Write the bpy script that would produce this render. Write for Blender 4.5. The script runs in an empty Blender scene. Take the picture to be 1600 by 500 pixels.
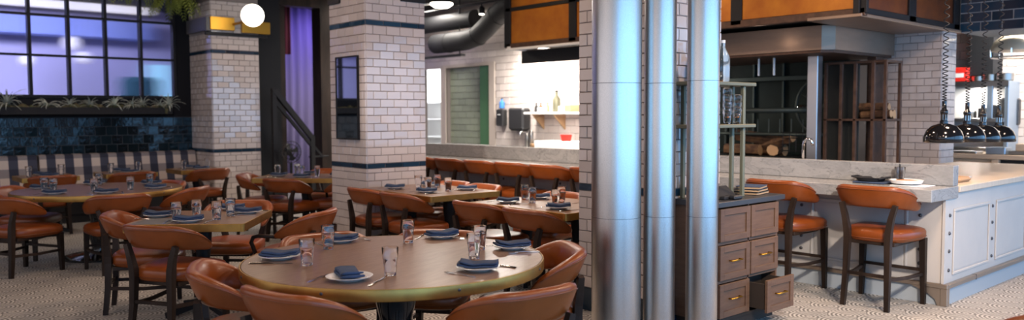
import bpy, math, random
from mathutils import Vector, Matrix
random.seed(7)
D = bpy.data
S = bpy.context.scene
COL = S.collection
R = math.radians

# ------------------------------------------------------------------ camera
# world X runs away to the right, world Y runs away to the left, eye height 1.5 m
def set_camera():
    f, yaw, pitch, roll = 1254.9, R(48.421), R(3.295), R(-0.225)
    fw = Vector((math.cos(yaw)*math.cos(pitch), math.sin(yaw)*math.cos(pitch), -math.sin(pitch)))
    r0 = Vector((math.sin(yaw), -math.cos(yaw), 0)); u0 = r0.cross(fw)
    r = math.cos(roll)*r0 + math.sin(roll)*u0; u = -math.sin(roll)*r0 + math.cos(roll)*u0
    cam = D.cameras.new('camera'); o = D.objects.new('camera', cam); COL.objects.link(o)
    m = Matrix((r, u, -fw)).transposed().to_4x4(); m.translation = (0, 0, 1.5)
    o.matrix_world = m
    cam.sensor_fit = 'HORIZONTAL'; cam.sensor_width = 36; cam.lens = 36*f/1600
    cam.clip_start = 0.05; cam.clip_end = 100
    cam.dof.use_dof = True; cam.dof.focus_distance = 5.2; cam.dof.aperture_fstop = 1.6
    S.camera = o
set_camera()

# ------------------------------------------------------------------ world, exposure, large lights
S.view_settings.view_transform = 'Standard'; S.view_settings.look = 'None'
S.view_settings.gamma = 1; S.view_settings.use_curve_mapping = False
S.view_settings.exposure = 0.22
W = D.worlds.new('world'); S.world = W; W.use_nodes = True
W.node_tree.nodes['Background'].inputs[0].default_value = (0.42, 0.62, 1.0, 1)
W.node_tree.nodes['Background'].inputs[1].default_value = 0.6
S.cycles.max_bounces = 14; S.cycles.diffuse_bounces = 4; S.cycles.glossy_bounces = 4
S.cycles.transmission_bounces = 14; S.cycles.transparent_max_bounces = 8
S.cycles.caustics_reflective = False; S.cycles.caustics_refractive = False
S.cycles.sample_clamp_indirect = 4.0
S.cycles.use_denoising = True

def area(name, loc, size, energy, color, rot, sizey=None):
    l = D.lights.new(name, 'AREA'); l.energy = energy; l.color = color
    l.shape = 'RECTANGLE'; l.size = size; l.size_y = sizey or size
    o = D.objects.new(name, l); COL.objects.link(o); o.location = loc; o.rotation_euler = rot
    return o
def lamp(name, loc, energy, color, radius=0.05):
    l = D.lights.new(name, 'POINT'); l.energy = energy; l.color = color; l.shadow_soft_size = radius
    o = D.objects.new(name, l); COL.objects.link(o); o.location = loc
    return o
def spot(name, loc, energy, color, angle=80, blend=.5, radius=.05, aim=None):
    l = D.lights.new(name, 'SPOT'); l.energy = energy; l.color = color; l.spot_size = R(angle)
    l.spot_blend = blend; l.shadow_soft_size = radius
    o = D.objects.new(name, l); COL.objects.link(o); o.location = loc
    if aim: o.rotation_euler = (Vector(aim)-Vector(loc)).to_track_quat('-Z', 'Y').to_euler()
    return o
WARM = (1.0, 0.72, 0.54); BLUE = (0.22, 0.54, 0.98); LILAC = (0.42, 0.38, 1.0); WHITE = (1.0, 0.93, 0.84)
# daylight through the street windows behind the camera (wall at Y = -3)
for i, x in enumerate((-1.4, 1.75, 4.9, 8.05, 11.2, 14.35, 17.5)):
    area('window_daylight', (x, -3.02, 1.77), 3.0, 84 if i < 4 else 85, BLUE, (R(90), 0, 0), 3.05)
# daylight through the window of the side wall (X = -3)
area('window_daylight', (-3.02, 6.5, 1.85), 11.0, 60, (1.0, 0.80, 0.64), (R(90), 0, R(-90)), 2.5)
area('window_daylight', (-3.02, -1.0, 1.80), 3.4, 20, (0.85, 0.92, 1.0), (R(90), 0, R(-90)), 2.6)
# warm recessed ceiling lights of the dining room
for x, y, e in ((1.2, 2.4, 18), (3.0, 1.2, 34), (3.6, 5.4, 30), (0.9, 6.3, 11), (2.9, 7.6, 16), (1.2, 9.8, 7), (3.5, 10.4, 10), (5.3, 1.4, 75), (7.5, 2.2, 55), (7.6, .2, 40), (5.5, 4.8, 45), (5.5, 7.6, 45), (-0.8, 4.2, 18), (2.6, 11.6, 10)):
    area('ceiling_light', (x, y, 3.56), 0.35, e, WARM, (0, 0, 0))
# unseen spotlights added to brighten the front of the bar
for x, y, ax, ay, e in ((1.6, -.8, 6.57, 2.9, 850), (2.4, -.6, 6.57, 3.7, 600), (2.2, 5.4, 6.57, 6.4, 330), (2.4, 6.2, 6.57, 7.3, 330)):
    spot('bar_fill_spot', (x, y, 3.45), e, (1.0, .86, .74), 34, .8, .10, (ax, ay, .45))
# kitchen strip lights
for x, y, e in ((8.9, 10.0, 115), (8.2, 11.9, 85), (11.9, 3.0, 230), (11.6, 1.2, 110)):
    area('kitchen_strip_light', (x, y, 3.5 if y > 11 else 3.3 if y < 5 else 2.7), 1.2, e, WHITE, (0, 0, 0), .3)

# ------------------------------------------------------------------ materials
MATS = {}
def nodes(m):
    nt = m.node_tree
    return nt, nt.nodes['Principled BSDF']
def N(nt, kind, **kw):
    n = nt.nodes.new(kind)
    for k, v in kw.items():
        if k.startswith('i_'):
            key = k[2:]; key = int(key) if key.isdigit() else key
            n.inputs[key].default_value = v
        else: setattr(n, k, v)
    return n
def mat(name, col, rough=.5, metal=0.0, spec=.5, coat=0.0, trans=0.0, ior=1.45, emit=None, es=0.0, vary=0.0, noise=None, bump=None, aniso=0.0):
    """noise=(scale, colour2, low, high, (sx,sy,sz)); bump=(scale, strength, (sx,sy,sz)); vary: brightness change per object"""
    m = D.materials.new(name); m.use_nodes = True
    nt, b = nodes(m)
    b.inputs['Base Color'].default_value = (*col, 1); b.inputs['Roughness'].default_value = rough
    b.inputs['Metallic'].default_value = metal; b.inputs['Specular IOR Level'].default_value = spec
    b.inputs['Coat Weight'].default_value = coat; b.inputs['Coat Roughness'].default_value = .12
    b.inputs['Transmission Weight'].default_value = trans; b.inputs['IOR'].default_value = ior
    b.inputs['Anisotropic'].default_value = aniso
    if emit: b.inputs['Emission Color'].default_value = (*emit, 1); b.inputs['Emission Strength'].default_value = es
    out = None
    if noise or bump: tc = N(nt, 'ShaderNodeTexCoord')
    if noise:
        sc, c2, lo, hi, st = noise
        mp = N(nt, 'ShaderNodeMapping'); mp.inputs['Scale'].default_value = st
        nt.links.new(tc.outputs['Object'], mp.inputs[0])
        nz = N(nt, 'ShaderNodeTexNoise', i_Scale=sc, i_Detail=5.0, i_Roughness=.6)
        nt.links.new(mp.outputs[0], nz.inputs['Vector'])
        cr = N(nt, 'ShaderNodeValToRGB')
        cr.color_ramp.elements[0].position = lo; cr.color_ramp.elements[0].color = (*col, 1)
        cr.color_ramp.elements[1].position = hi; cr.color_ramp.elements[1].color = (*c2, 1)
        nt.links.new(nz.outputs[0], cr.inputs[0]); out = cr.outputs[0]
    if vary:
        oi = N(nt, 'ShaderNodeObjectInfo')
        mr = N(nt, 'ShaderNodeMapRange'); mr.inputs[3].default_value = 1-vary; mr.inputs[4].default_value = 1+vary
        nt.links.new(oi.outputs['Random'], mr.inputs[0])
        hs = N(nt, 'ShaderNodeHueSaturation'); hs.inputs['Color'].default_value = (*col, 1)
        nt.links.new(mr.outputs[0], hs.inputs['Value'])
        if out: nt.links.new(out, hs.inputs['Color'])
        out = hs.outputs[0]
    if out: nt.links.new(out, b.inputs['Base Color'])
    if bump:
        sc, stg, st = bump
        mp = N(nt, 'ShaderNodeMapping'); mp.inputs['Scale'].default_value = st
        nt.links.new(tc.outputs['Object'], mp.inputs[0])
        nz = N(nt, 'ShaderNodeTexNoise', i_Scale=sc, i_Detail=3.0)
        nt.links.new(mp.outputs[0], nz.inputs['Vector'])
        bp = N(nt, 'ShaderNodeBump', i_Strength=stg, i_Distance=.01)
        nt.links.new(nz.outputs[0], bp.inputs['Height']); nt.links.new(bp.outputs[0], b.inputs['Normal'])
    MATS[name] = m
    return m

mat('tile_white', (.57, .505, .475), .07, spec=.7, vary=.09, bump=(14, .10, (1, 1, 1)))
mat('tile_navy', (.010, .035, .065), .10, spec=.7, vary=.35, bump=(14, .15, (1, 1, 1)))
mat('tile_teal', (.003, .012, .018), .08, spec=.4, vary=.5, bump=(12, .3, (1, 1, 1)))
mat('tile_green', (.23, .26, .20), .2, vary=.08)
mat('green_strip', (.055, .13, .065), .25)
mat('grout', (.22, .185, .17), .9)
mat('grout_dark', (.06, .07, .08), .9)
mat('grout_light', (.30, .33, .36), .9)
mat('steel_pipe', (.64, .62, .59), .29, metal=1, noise=(260, (.55, .53, .50), .35, .65, (1, 1, .6)), bump=(220, .06, (1, 1, .5)), aniso=.3)
mat('steel_seam', (.20, .20, .20), .5, metal=1)
mat('stainless', (.30, .215, .16), .40, metal=.55, noise=(3, (.25, .18, .135), .35, .7, (1, 1, 4)))
mat('steel_plain', (.48, .48, .49), .3, metal=1)
mat('steel_bluish', (.36, .46, .58), .35, metal=.8)
mat('chrome', (.75, .75, .76), .12, metal=1)
mat('brass', (.45, .26, .07), .42, metal=1, noise=(9, (.34, .20, .06), .35, .65, (1, 1, 1)))
mat('gold', (.50, .27, .04), .38, metal=1)
mat('table_wood', (.155, .085, .050), .32, coat=.08, noise=(9, (.225, .135, .085), .35, .65, (1, 7, 1)), bump=(60, .03, (1, 6, 1)))
mat('table_edge_line', (.02, .014, .01), .6)
mat('station_wood', (.098, .050, .028), .5, noise=(5, (.140, .076, .044), .3, .7, (1, 1, 9)), vary=.06)
mat('station_inside', (.03, .02, .014), .7)
mat('station_top', (.035, .037, .043), .35)
mat('leather', (.185, .041, .0065), .34, spec=.45, coat=.08, noise=(5, (.25, .057, .0095), .35, .7, (1, 1, 1)), bump=(160, .10, (1, 1, 1)), vary=.12)
mat('leather_piping', (.17, .040, .010), .4)
mat('dark_wood', (.013, .008, .006), .42, spec=.22, coat=0.0, noise=(6, (.04, .025, .018), .4, .7, (1, 1, .2)))
mat('black_gloss', (.006, .006, .007), .08, coat=.5)
mat('black_metal', (.010, .010, .012), .5, spec=.3)
mat('black_matte', (.012, .012, .014), .75)
mat('charcoal_wall', (.014, .015, .018), .75, spec=.2)
mat('paint', (.50, .465, .43), .42, noise=(4, (.475, .445, .415), .4, .6, (1, 1, 1)))
mat('paint_plinth', (.36, .39, .41), .5)
mat('rail_steel', (.40, .33, .27), .38, metal=.9)
mat('bolt', (.10, .10, .11), .35, metal=.8)
mat('butcher_block', (.52, .43, .33), .4, noise=(6, (.60, .50, .39), .35, .65, (9, 1, 1)))
mat('pale_wood', (.55, .42, .30), .5, noise=(5, (.62, .48, .35), .35, .65, (1, 1, 7)))
mat('copper_shaded', (.12, .030, .012), .45, metal=.4, noise=(2.6, (.22, .06, .012), .36, .66, (1, 1, 1)))  # same copper, darkened: shade on the soffit's pass side put into the colour
mat('copper', (.36, .105, .008), .42, metal=.35, noise=(2.6, (.50, .18, .014), .36, .66, (1, 1, 1)), bump=(9, .06, (1, 1, 1)), vary=.1)
mat('shelf_green', (.15, .145, .095), .45, metal=.3)
mat('porcelain', (.80, .80, .79), .12, spec=.6)
mat('porcelain_rim', (.74, .76, .77), .12)
mat('napkin', (.022, .040, .084), .85, bump=(180, .25, (1, 1, 1)), noise=(30, (.029, .051, .106), .35, .65, (1, 1, 1)), vary=.12)
mat('cutlery', (.70, .68, .66), .16, metal=1)
mat('glass', (1, 1, 1), .0, trans=1.0, ior=1.33)
mat('bottle_glass', (.62, .83, .95), .03, trans=.95, ior=1.4)
mat('mirror', (.80, .83, .85), .03, metal=1)
mat('hearth_steel', (.012, .022, .020), .55, spec=.2, noise=(2, (.005, .009, .008), .35, .7, (1, 1, 1)))
mat('hearth_dark', (.010, .013, .013), .7)
mat('hearth_bar', (.05, .065, .06), .45, metal=.5)
mat('rust', (.11, .062, .043), .55, metal=.5, noise=(12, (.065, .038, .028), .4, .7, (1, 1, 1)))
mat('bark', (.16, .085, .040), .9, noise=(9, (.07, .035, .02), .4, .6, (1, 1, 1)), bump=(30, .6, (1, 1, 1)), vary=.2)
mat('log_end', (.48, .30, .16), .85, vary=.1)
mat('duct', (.016, .016, .018), .6, spec=.3)
mat('ceiling_black', (.018, .017, .017), .8)
mat('plaster', (.60, .58, .56), .8)
mat('plaster_white', (.80, .79, .78), .8)
mat('purple_wall', (.60, .56, .72), .8)
mat('soffit_blue', (.34, .42, .80), .7)
mat('curtain', (.26, .22, .42), .85)
mat('curtain_red', (.16, .03, .06), .85)
mat('globe', (1, 1, 1), .3, emit=(1, .90, .76), es=5.0)
mat('globe_dim', (.8, .8, .8), .3, emit=(1, .88, .84), es=.34)
mat('lens_hot', (1, 1, 1), .3, emit=(1, .92, .80), es=9.0)
mat('strip_light', (1, 1, 1), .4, emit=(1.0, .90, .76), es=.45)
mat('screen_cyan', (.02, .02, .02), .3, emit=(.10, .62, .72), es=.8)
mat('air_plant', (.50, .54, .46), .7, vary=.25)
mat('moss', (.14, .11, .06), .9, noise=(20, (.09, .10, .04), .4, .6, (1, 1, 1)))
mat('fern', (.24, .28, .045), .7, vary=.2)
mat('red_plastic', (.75, .03, .02), .4)
mat('white_plastic', (.72, .72, .72), .4)
mat('dark_plastic', (.02, .02, .022), .4)
mat('grey_plastic', (.10, .10, .105), .45)
mat('blue_plastic', (.06, .22, .62), .3)
mat('ceramic_tan', (.42, .26, .14), .6)
mat('food', (.42, .20, .10), .7)
mat('paper', (.80, .80, .80), .7)
mat('teal_fabric', (.03, .10, .12), .8)
mat('pan_metal', (.34, .33, .31), .3, metal=1)
mat('pale_metal', (.70, .60, .46), .35, metal=.2)
mat('cyan_reflection', (.1, .1, .1), .4, emit=(.30, .66, 1.0), es=.9)  # glow of the added reflection panel in the lounge
mat('door_frame', (.42, .36, .32), .5)

def pane_glass():
    m = D.materials.new('reeded_glass'); m.use_nodes = True; nt, b = nodes(m)
    b.inputs['Transmission Weight'].default_value = 1; b.inputs['Roughness'].default_value = .10
    b.inputs['IOR'].default_value = 1.12; b.inputs['Base Color'].default_value = (.93, .95, 1, 1)
    tc = N(nt, 'ShaderNodeTexCoord')
    w = N(nt, 'ShaderNodeTexWave', i_Scale=32.0, i_Distortion=0.0); w.bands_direction = 'X'
    nt.links.new(tc.outputs['Object'], w.inputs['Vector'])
    bp = N(nt, 'ShaderNodeBump', i_Strength=.35, i_Distance=.004)
    nt.links.new(w.outputs[0], bp.inputs['Height']); nt.links.new(bp.outputs[0], b.inputs['Normal'])
    MATS['reeded_glass'] = m
pane_glass()
def marble():
    m = D.materials.new('marble'); m.use_nodes = True; nt, b = nodes(m)
    b.inputs['Roughness'].default_value = .22; b.inputs['Specular IOR Level'].default_value = .5
    tc = N(nt, 'ShaderNodeTexCoord')
    n1 = N(nt, 'ShaderNodeTexNoise', i_Scale=2.6, i_Detail=8.0, i_Roughness=.62, i_Distortion=1.4)
    n2 = N(nt, 'ShaderNodeTexNoise', i_Scale=9.0, i_Detail=6.0, i_Roughness=.7, i_Distortion=2.2)
    mp = N(nt, 'ShaderNodeMapping'); mp.inputs['Rotation'].default_value = (R(35), R(20), 0); mp.inputs['Scale'].default_value = (1, 1, 2.2)
    nt.links.new(tc.outputs['Object'], mp.inputs[0])
    nt.links.new(mp.outputs[0], n1.inputs['Vector']); nt.links.new(mp.outputs[0], n2.inputs['Vector'])
    c1 = N(nt, 'ShaderNodeValToRGB'); e = c1.color_ramp.elements
    e[0].position = .3; e[0].color = (.25, .25, .25, 1); e[1].position = .68; e[1].color = (.34, .335, .33, 1)
    v = e.new(.49); v.color = (.30, .30, .298, 1); v = e.new(.505); v.color = (.19, .19, .195, 1); v = e.new(.525); v.color = (.31, .308, .304, 1)
    c2 = N(nt, 'ShaderNodeValToRGB'); e = c2.color_ramp.elements
    e[0].position = .4; e[0].color = (.88, .88, .88, 1); e[1].position = .6; e[1].color = (1, 1, 1, 1)
    mx = N(nt, 'ShaderNodeMix', data_type='RGBA', blend_type='MULTIPLY'); mx.inputs[0].default_value = 1
    nt.links.new(n1.outputs[0], c1.inputs[0]); nt.links.new(n2.outputs[0], c2.inputs[0])
    nt.links.new(c1.outputs[0], mx.inputs[6]); nt.links.new(c2.outputs[0], mx.inputs[7])
    nt.links.new(mx.outputs[2], b.inputs['Base Color'])
    MATS['marble'] = m
marble()
def check_fabric():
    """buffalo check: cream / grey / navy squares"""
    m = D.materials.new('check_fabric'); m.use_nodes = True; nt, b = nodes(m)
    b.inputs['Roughness'].default_value = .9
    tc = N(nt, 'ShaderNodeTexCoord'); sp = N(nt, 'ShaderNodeSeparateXYZ'); nt.links.new(tc.outputs['Object'], sp.inputs[0])
    def band(sock, period, off):
        a = N(nt, 'ShaderNodeMath', operation='MULTIPLY_ADD'); a.inputs[1].default_value = 1/period; a.inputs[2].default_value = off
        nt.links.new(sock, a.inputs[0])
        fr = N(nt, 'ShaderNodeMath', operation='FRACT'); nt.links.new(a.outputs[0], fr.inputs[0])
        g = N(nt, 'ShaderNodeMath', operation='GREATER_THAN'); g.inputs[1].default_value = .5; nt.links.new(fr.outputs[0], g.inputs[0])
        return g.outputs[0]
    vx = band(sp.outputs[0], .235, .3)
    yz = N(nt, 'ShaderNodeMath', operation='ADD'); nt.links.new(sp.outputs[1], yz.inputs[0]); nt.links.new(sp.outputs[2], yz.inputs[1])
    vz = band(yz.outputs[0], .29, .62)
    m1 = N(nt, 'ShaderNodeMix', data_type='RGBA'); m1.inputs[6].default_value = (.58, .49, .43, 1); m1.inputs[7].default_value = (.26, .23, .23, 1)
    m2 = N(nt, 'ShaderNodeMix', data_type='RGBA'); m2.inputs[6].default_value = (.052, .056, .085, 1); m2.inputs[7].default_value = (.026, .030, .052, 1)
    nt.links.new(vz, m1.inputs[0]); nt.links.new(vz, m2.inputs[0])
    m3 = N(nt, 'ShaderNodeMix', data_type='RGBA'); nt.links.new(vx, m3.inputs[0]); nt.links.new(m1.outputs[2], m3.inputs[6]); nt.links.new(m2.outputs[2], m3.inputs[7])
    nt.links.new(m3.outputs[2], b.inputs['Base Color'])
    MATS['check_fabric'] = m
check_fabric()
def scallop_floor():
    """grey floor covering with fans of concentric arcs"""
    m = D.materials.new('scallop_floor'); m.use_nodes = True; nt, b = nodes(m)
    b.inputs['Roughness'].default_value = .62
    L = nt.links.new
    def M(op, a, c=None, d=None):
        n = N(nt, 'ShaderNodeMath', operation=op)
        for i, v in enumerate((a, c, d)):
            if v is None: continue
            if isinstance(v, (int, float)): n.inputs[i].default_value = v
            else: L(v, n.inputs[i])
        return n.outputs[0]
    tc = N(nt, 'ShaderNodeTexCoord'); mp = N(nt, 'ShaderNodeMapping'); mp.inputs['Rotation'].default_value = (0, 0, R(38))
    L(tc.outputs['Object'], mp.inputs[0])
    sp = N(nt, 'ShaderNodeSeparateXYZ'); L(mp.outputs[0], sp.inputs[0])
    rad = .15
    u = M('DIVIDE', sp.outputs[0], 2*rad); v = M('DIVIDE', sp.outputs[1], rad)
    k = M('FLOOR', v); fy = M('FRACT', v); par = M('MULTIPLY', M('FRACT', M('MULTIPLY', k, .5)), 1.0)   # 0 or .5
    fx = M('SUBTRACT', M('FRACT', M('ADD', u, par)), .5)
    fx2 = M('SUBTRACT', M('FRACT', M('ADD', M('ADD', u, par), .5)), .5)
    d1 = M('SQRT', M('ADD', M('POWER', M('MULTIPLY', M('ABSOLUTE', fx), 2), 2), M('POWER', fy, 2)))
    d2 = M('SQRT', M('ADD', M('POWER', M('MULTIPLY', M('ABSOLUTE', fx2), 2), 2), M('POWER', M('SUBTRACT', 1, fy), 2)))
    ins = M('LESS_THAN', d1, 1.0)
    d = M('ADD', M('MULTIPLY', d1, ins), M('MULTIPLY', d2, M('SUBTRACT', 1, ins)))
    ring = M('FRACT', M('MULTIPLY', d, 5.0))
    tri = M('ABSOLUTE', M('SUBTRACT', ring, .5))
    cr = N(nt, 'ShaderNodeValToRGB'); e = cr.color_ramp.elements
    e[0].position = .14; e[0].color = (.52, .50, .465, 1); e[1].position = .36; e[1].color = (.165, .157, .147, 1)
    L(tri, cr.inputs[0])
    nz = N(nt, 'ShaderNodeTexNoise', i_Scale=1.6, i_Detail=4.0); L(tc.outputs['Object'], nz.inputs['Vector'])
    c2 = N(nt, 'ShaderNodeValToRGB'); e = c2.color_ramp.elements
    e[0].position = .3; e[0].color = (.82, .82, .82, 1); e[1].position = .7; e[1].color = (1.08, 1.06, 1.04, 1); L(nz.outputs[0], c2.inputs[0])
    mx = N(nt, 'ShaderNodeMix', data_type='RGBA', blend_type='MULTIPLY'); mx.inputs[0].default_value = 1
    L(cr.outputs[0], mx.inputs[6]); L(c2.outputs[0], mx.inputs[7]); L(mx.outputs[2], b.inputs['Base Color'])
    MATS['scallop_floor'] = m
scallop_floor()

# ------------------------------------------------------------------ mesh helpers
class MB:
    def __init__(s): s.v = []; s.f = []
    def add(s, vs, fs):
        k = len(s.v); s.v += [tuple(v) for v in vs]; s.f += [tuple(i+k for i in f) for f in fs]; return s
    def box(s, lo, hi):
        x0, y0, z0 = lo; x1, y1, z1 = hi
        return s.add([(x0,y0,z0),(x1,y0,z0),(x1,y1,z0),(x0,y1,z0),(x0,y0,z1),(x1,y0,z1),(x1,y1,z1),(x0,y1,z1)],
                     [(0,3,2,1),(4,5,6,7),(0,1,5,4),(1,2,6,5),(2,3,7,6),(3,0,4,7)])
    def rbox(s, lo, hi, c=.005):
        """box with chamfered edges"""
        cx = [(a+b)/2 for a, b in zip(lo, hi)]; h = [(b-a)/2 for a, b in zip(lo, hi)]
        c = min(c, min(h)*.9); idx = {}; vs = []
        for sx in (-1, 1):
            for sy in (-1, 1):
                for sz in (-1, 1):
                    for ax in range(3):
                        sg = (sx, sy, sz); p = [cx[i]+sg[i]*(h[i]-(0 if i == ax else c)) for i in range(3)]
                        idx[(sx, sy, sz, ax)] = len(vs); vs.append(p)
        fs = []
        q = [(-1, -1), (1, -1), (1, 1), (-1, 1)]
        for ax in range(3):
            o = [i for i in range(3) if i != ax]
            for sg in (-1, 1):
                face = []
                for a, b in q:
                    t = [0, 0, 0]; t[ax] = sg; t[o[0]] = a; t[o[1]] = b; face.append(idx[(*t, ax)])
                fs.append(face)
        for ax in range(3):
            o = [i for i in range(3) if i != ax]
            for a, b in q:
                t1 = [0, 0, 0]; t1[ax] = -1; t1[o[0]] = a; t1[o[1]] = b; t2 = list(t1); t2[ax] = 1
                fs.append([idx[(*t1, o[0])], idx[(*t2, o[0])], idx[(*t2, o[1])], idx[(*t1, o[1])]])
        for sx in (-1, 1):
            for sy in (-1, 1):
                for sz in (-1, 1): fs.append([idx[(sx, sy, sz, a)] for a in range(3)])
        c0 = Vector(cx); out = []
        for f in fs:
            p = [Vector(vs[i]) for i in f]; n = (p[1]-p[0]).cross(p[2]-p[0]); m = sum(p, Vector())/len(p)
            out.append(f if n.dot(m-c0) > 0 else f[::-1])
        return s.add(vs, out)
    def lathe(s, prof, n=24, c=(0, 0, 0), cap=True):
        """prof: list of (r, z) from bottom to top"""
        vs = []; fs = []
        for r, z in prof:
            for i in range(n):
                a = 2*math.pi*i/n; vs.append((c[0]+r*math.cos(a), c[1]+r*math.sin(a), c[2]+z))
        for j in range(len(prof)-1):
            for i in range(n):
                k = (i+1) % n; fs.append((j*n+i, j*n+k, (j+1)*n+k, (j+1)*n+i))
        if cap:
            if prof[0][0] > 1e-4: fs.append(tuple(range(n))[::-1])
            if prof[-1][0] > 1e-4: fs.append(tuple((len(prof)-1)*n+i for i in range(n)))
        return s.add(vs, fs)
    def tube(s, path, rad, n=8, up=None, sq=False, cap=True, closed=False):
        P = [Vector(p) for p in path]; vs = []; fs = []
        rad = rad if isinstance(rad, (list, tuple)) else [rad]*len(P)
        prev = None
        for i, p in enumerate(P):
            if closed: t = P[(i+1) % len(P)]-P[i-1]
            else: t = P[min(i+1, len(P)-1)]-P[max(i-1, 0)]
            t.normalize()
            if prev is None:
                ref = Vector(up) if up else (Vector((0, 0, 1)) if abs(t.z) < .9 else Vector((0, 1, 0)))
                a = t.cross(ref).normalized()
            else:
                a = (prev - t*prev.dot(t)).normalized()
            prev = a; b = t.cross(a)
            for k in range(n):
                ang = 2*math.pi*k/n + (math.pi/4 if sq else 0)
                m = rad[i]*(1.41421 if sq else 1)
                vs.append(p+a*math.cos(ang)*m+b*math.sin(ang)*m)
        L = len(P)
        for j in range(L if closed else L-1):
            for k in range(n):
                k2 = (k+1) % n; j2 = (j+1) % L; fs.append((j*n+k, j*n+k2, j2*n+k2, j2*n+k))
        if cap and not closed: fs.append(tuple(range(n))[::-1]); fs.append(tuple((L-1)*n+k for k in range(n)))
        return s.add(vs, fs)
    def rings(s, rings, cap0=True, cap1=True, closed=False):
        n = len(rings[0]); vs = [p for r in rings for p in r]; fs = []
        L = len(rings)
        for j in range(L if closed else L-1):
            for k in range(n):
                k2 = (k+1) % n; j2 = (j+1) % L; fs.append((j*n+k, j*n+k2, j2*n+k2, j2*n+k))
        if not closed:
            if cap0: fs.append(tuple(range(n))[::-1])
            if cap1: fs.append(tuple((L-1)*n+k for k in range(n)))
        return s.add(vs, fs)
    def prism(s, poly, axis, a, b):
        """poly: 2-D points, extruded from a to b along axis 'x','y' or 'z'"""
        f = {'x': lambda p, t: (t, p[0], p[1]), 'y': lambda p, t: (p[0], t, p[1]), 'z': lambda p, t: (p[0], p[1], t)}[axis]
        n = len(poly)
        return s.add([f(p, a) for p in poly]+[f(p, b) for p in poly],
                     [tuple(range(n)), tuple(range(n, 2*n))[::-1]]+[(i, i+n, (i+1) % n+n, (i+1) % n) for i in range(n)])
    def mesh(s, name, m, smooth=False):
        me = D.meshes.new(name); me.from_pydata(s.v, [], s.f)
        import bmesh
        bm = bmesh.new(); bm.from_mesh(me); bmesh.ops.recalc_face_normals(bm, faces=bm.faces); bm.to_mesh(me); bm.free()
        me.materials.append(MATS[m])
        if smooth:
            me.shade_smooth()
            if smooth is not True: me.set_sharp_from_angle(angle=R(smooth))
        return me
    def build(s, name, m, parent=None, loc=(0, 0, 0), rz=0, smooth=False):
        return link(name, s.mesh(name, m, smooth), parent, loc, rz)
def link(name, me, parent=None, loc=(0, 0, 0), rz=0):
    o = D.objects.new(name, me); COL.objects.link(o); o.location = loc; o.rotation_euler = (0, 0, rz)
    if parent: o.parent = parent
    return o
def tag(o, label, cat, group=None):
    o['label'] = label; o['category'] = cat
    if group: o['group'] = group
    return o
def thing(name, label, cat, loc=(0, 0, 0), rz=0, group=None):
    return tag(link(name, None, None, loc, rz), label, cat, group)
def struct(name, mb, m, parent=None, smooth=False):
    o = mb.build(name, m, parent, smooth=smooth)
    if not parent: o['kind'] = 'structure'
    return o
KIDS = {}
def copy_tree(o, parent=None):
    c = o.copy(); COL.objects.link(c)
    if parent: c.parent = parent
    for ch in list(o.children): copy_tree(ch, c)
    return c
def put(proto, used, loc, rz, label, group=None, cat=None):
    """first use moves the prototype itself, then copies"""
    o = proto if not used else copy_tree(proto)
    used.append(1)
    o.location = loc; o.rotation_euler = (0, 0, rz); o['label'] = label
    if group: o['group'] = group
    return o
def facing(h): return R(h-90)
def smoothstep(a, b, x):
    t = max(0, min(1, (x-a)/(b-a))); return t*t*(3-2*t)
def arc(c, r, a0, a1, n, plane='xz'):
    out = []
    for i in range(n+1):
        a = R(a0+(a1-a0)*i/n); p, q = r*math.cos(a), r*math.sin(a)
        out.append((c[0]+p, c[1], c[2]+q) if plane == 'xz' else (c[0], c[1]+p, c[2]+q) if plane == 'yz' else (c[0]+p, c[1]+q, c[2]))
    return out

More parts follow.
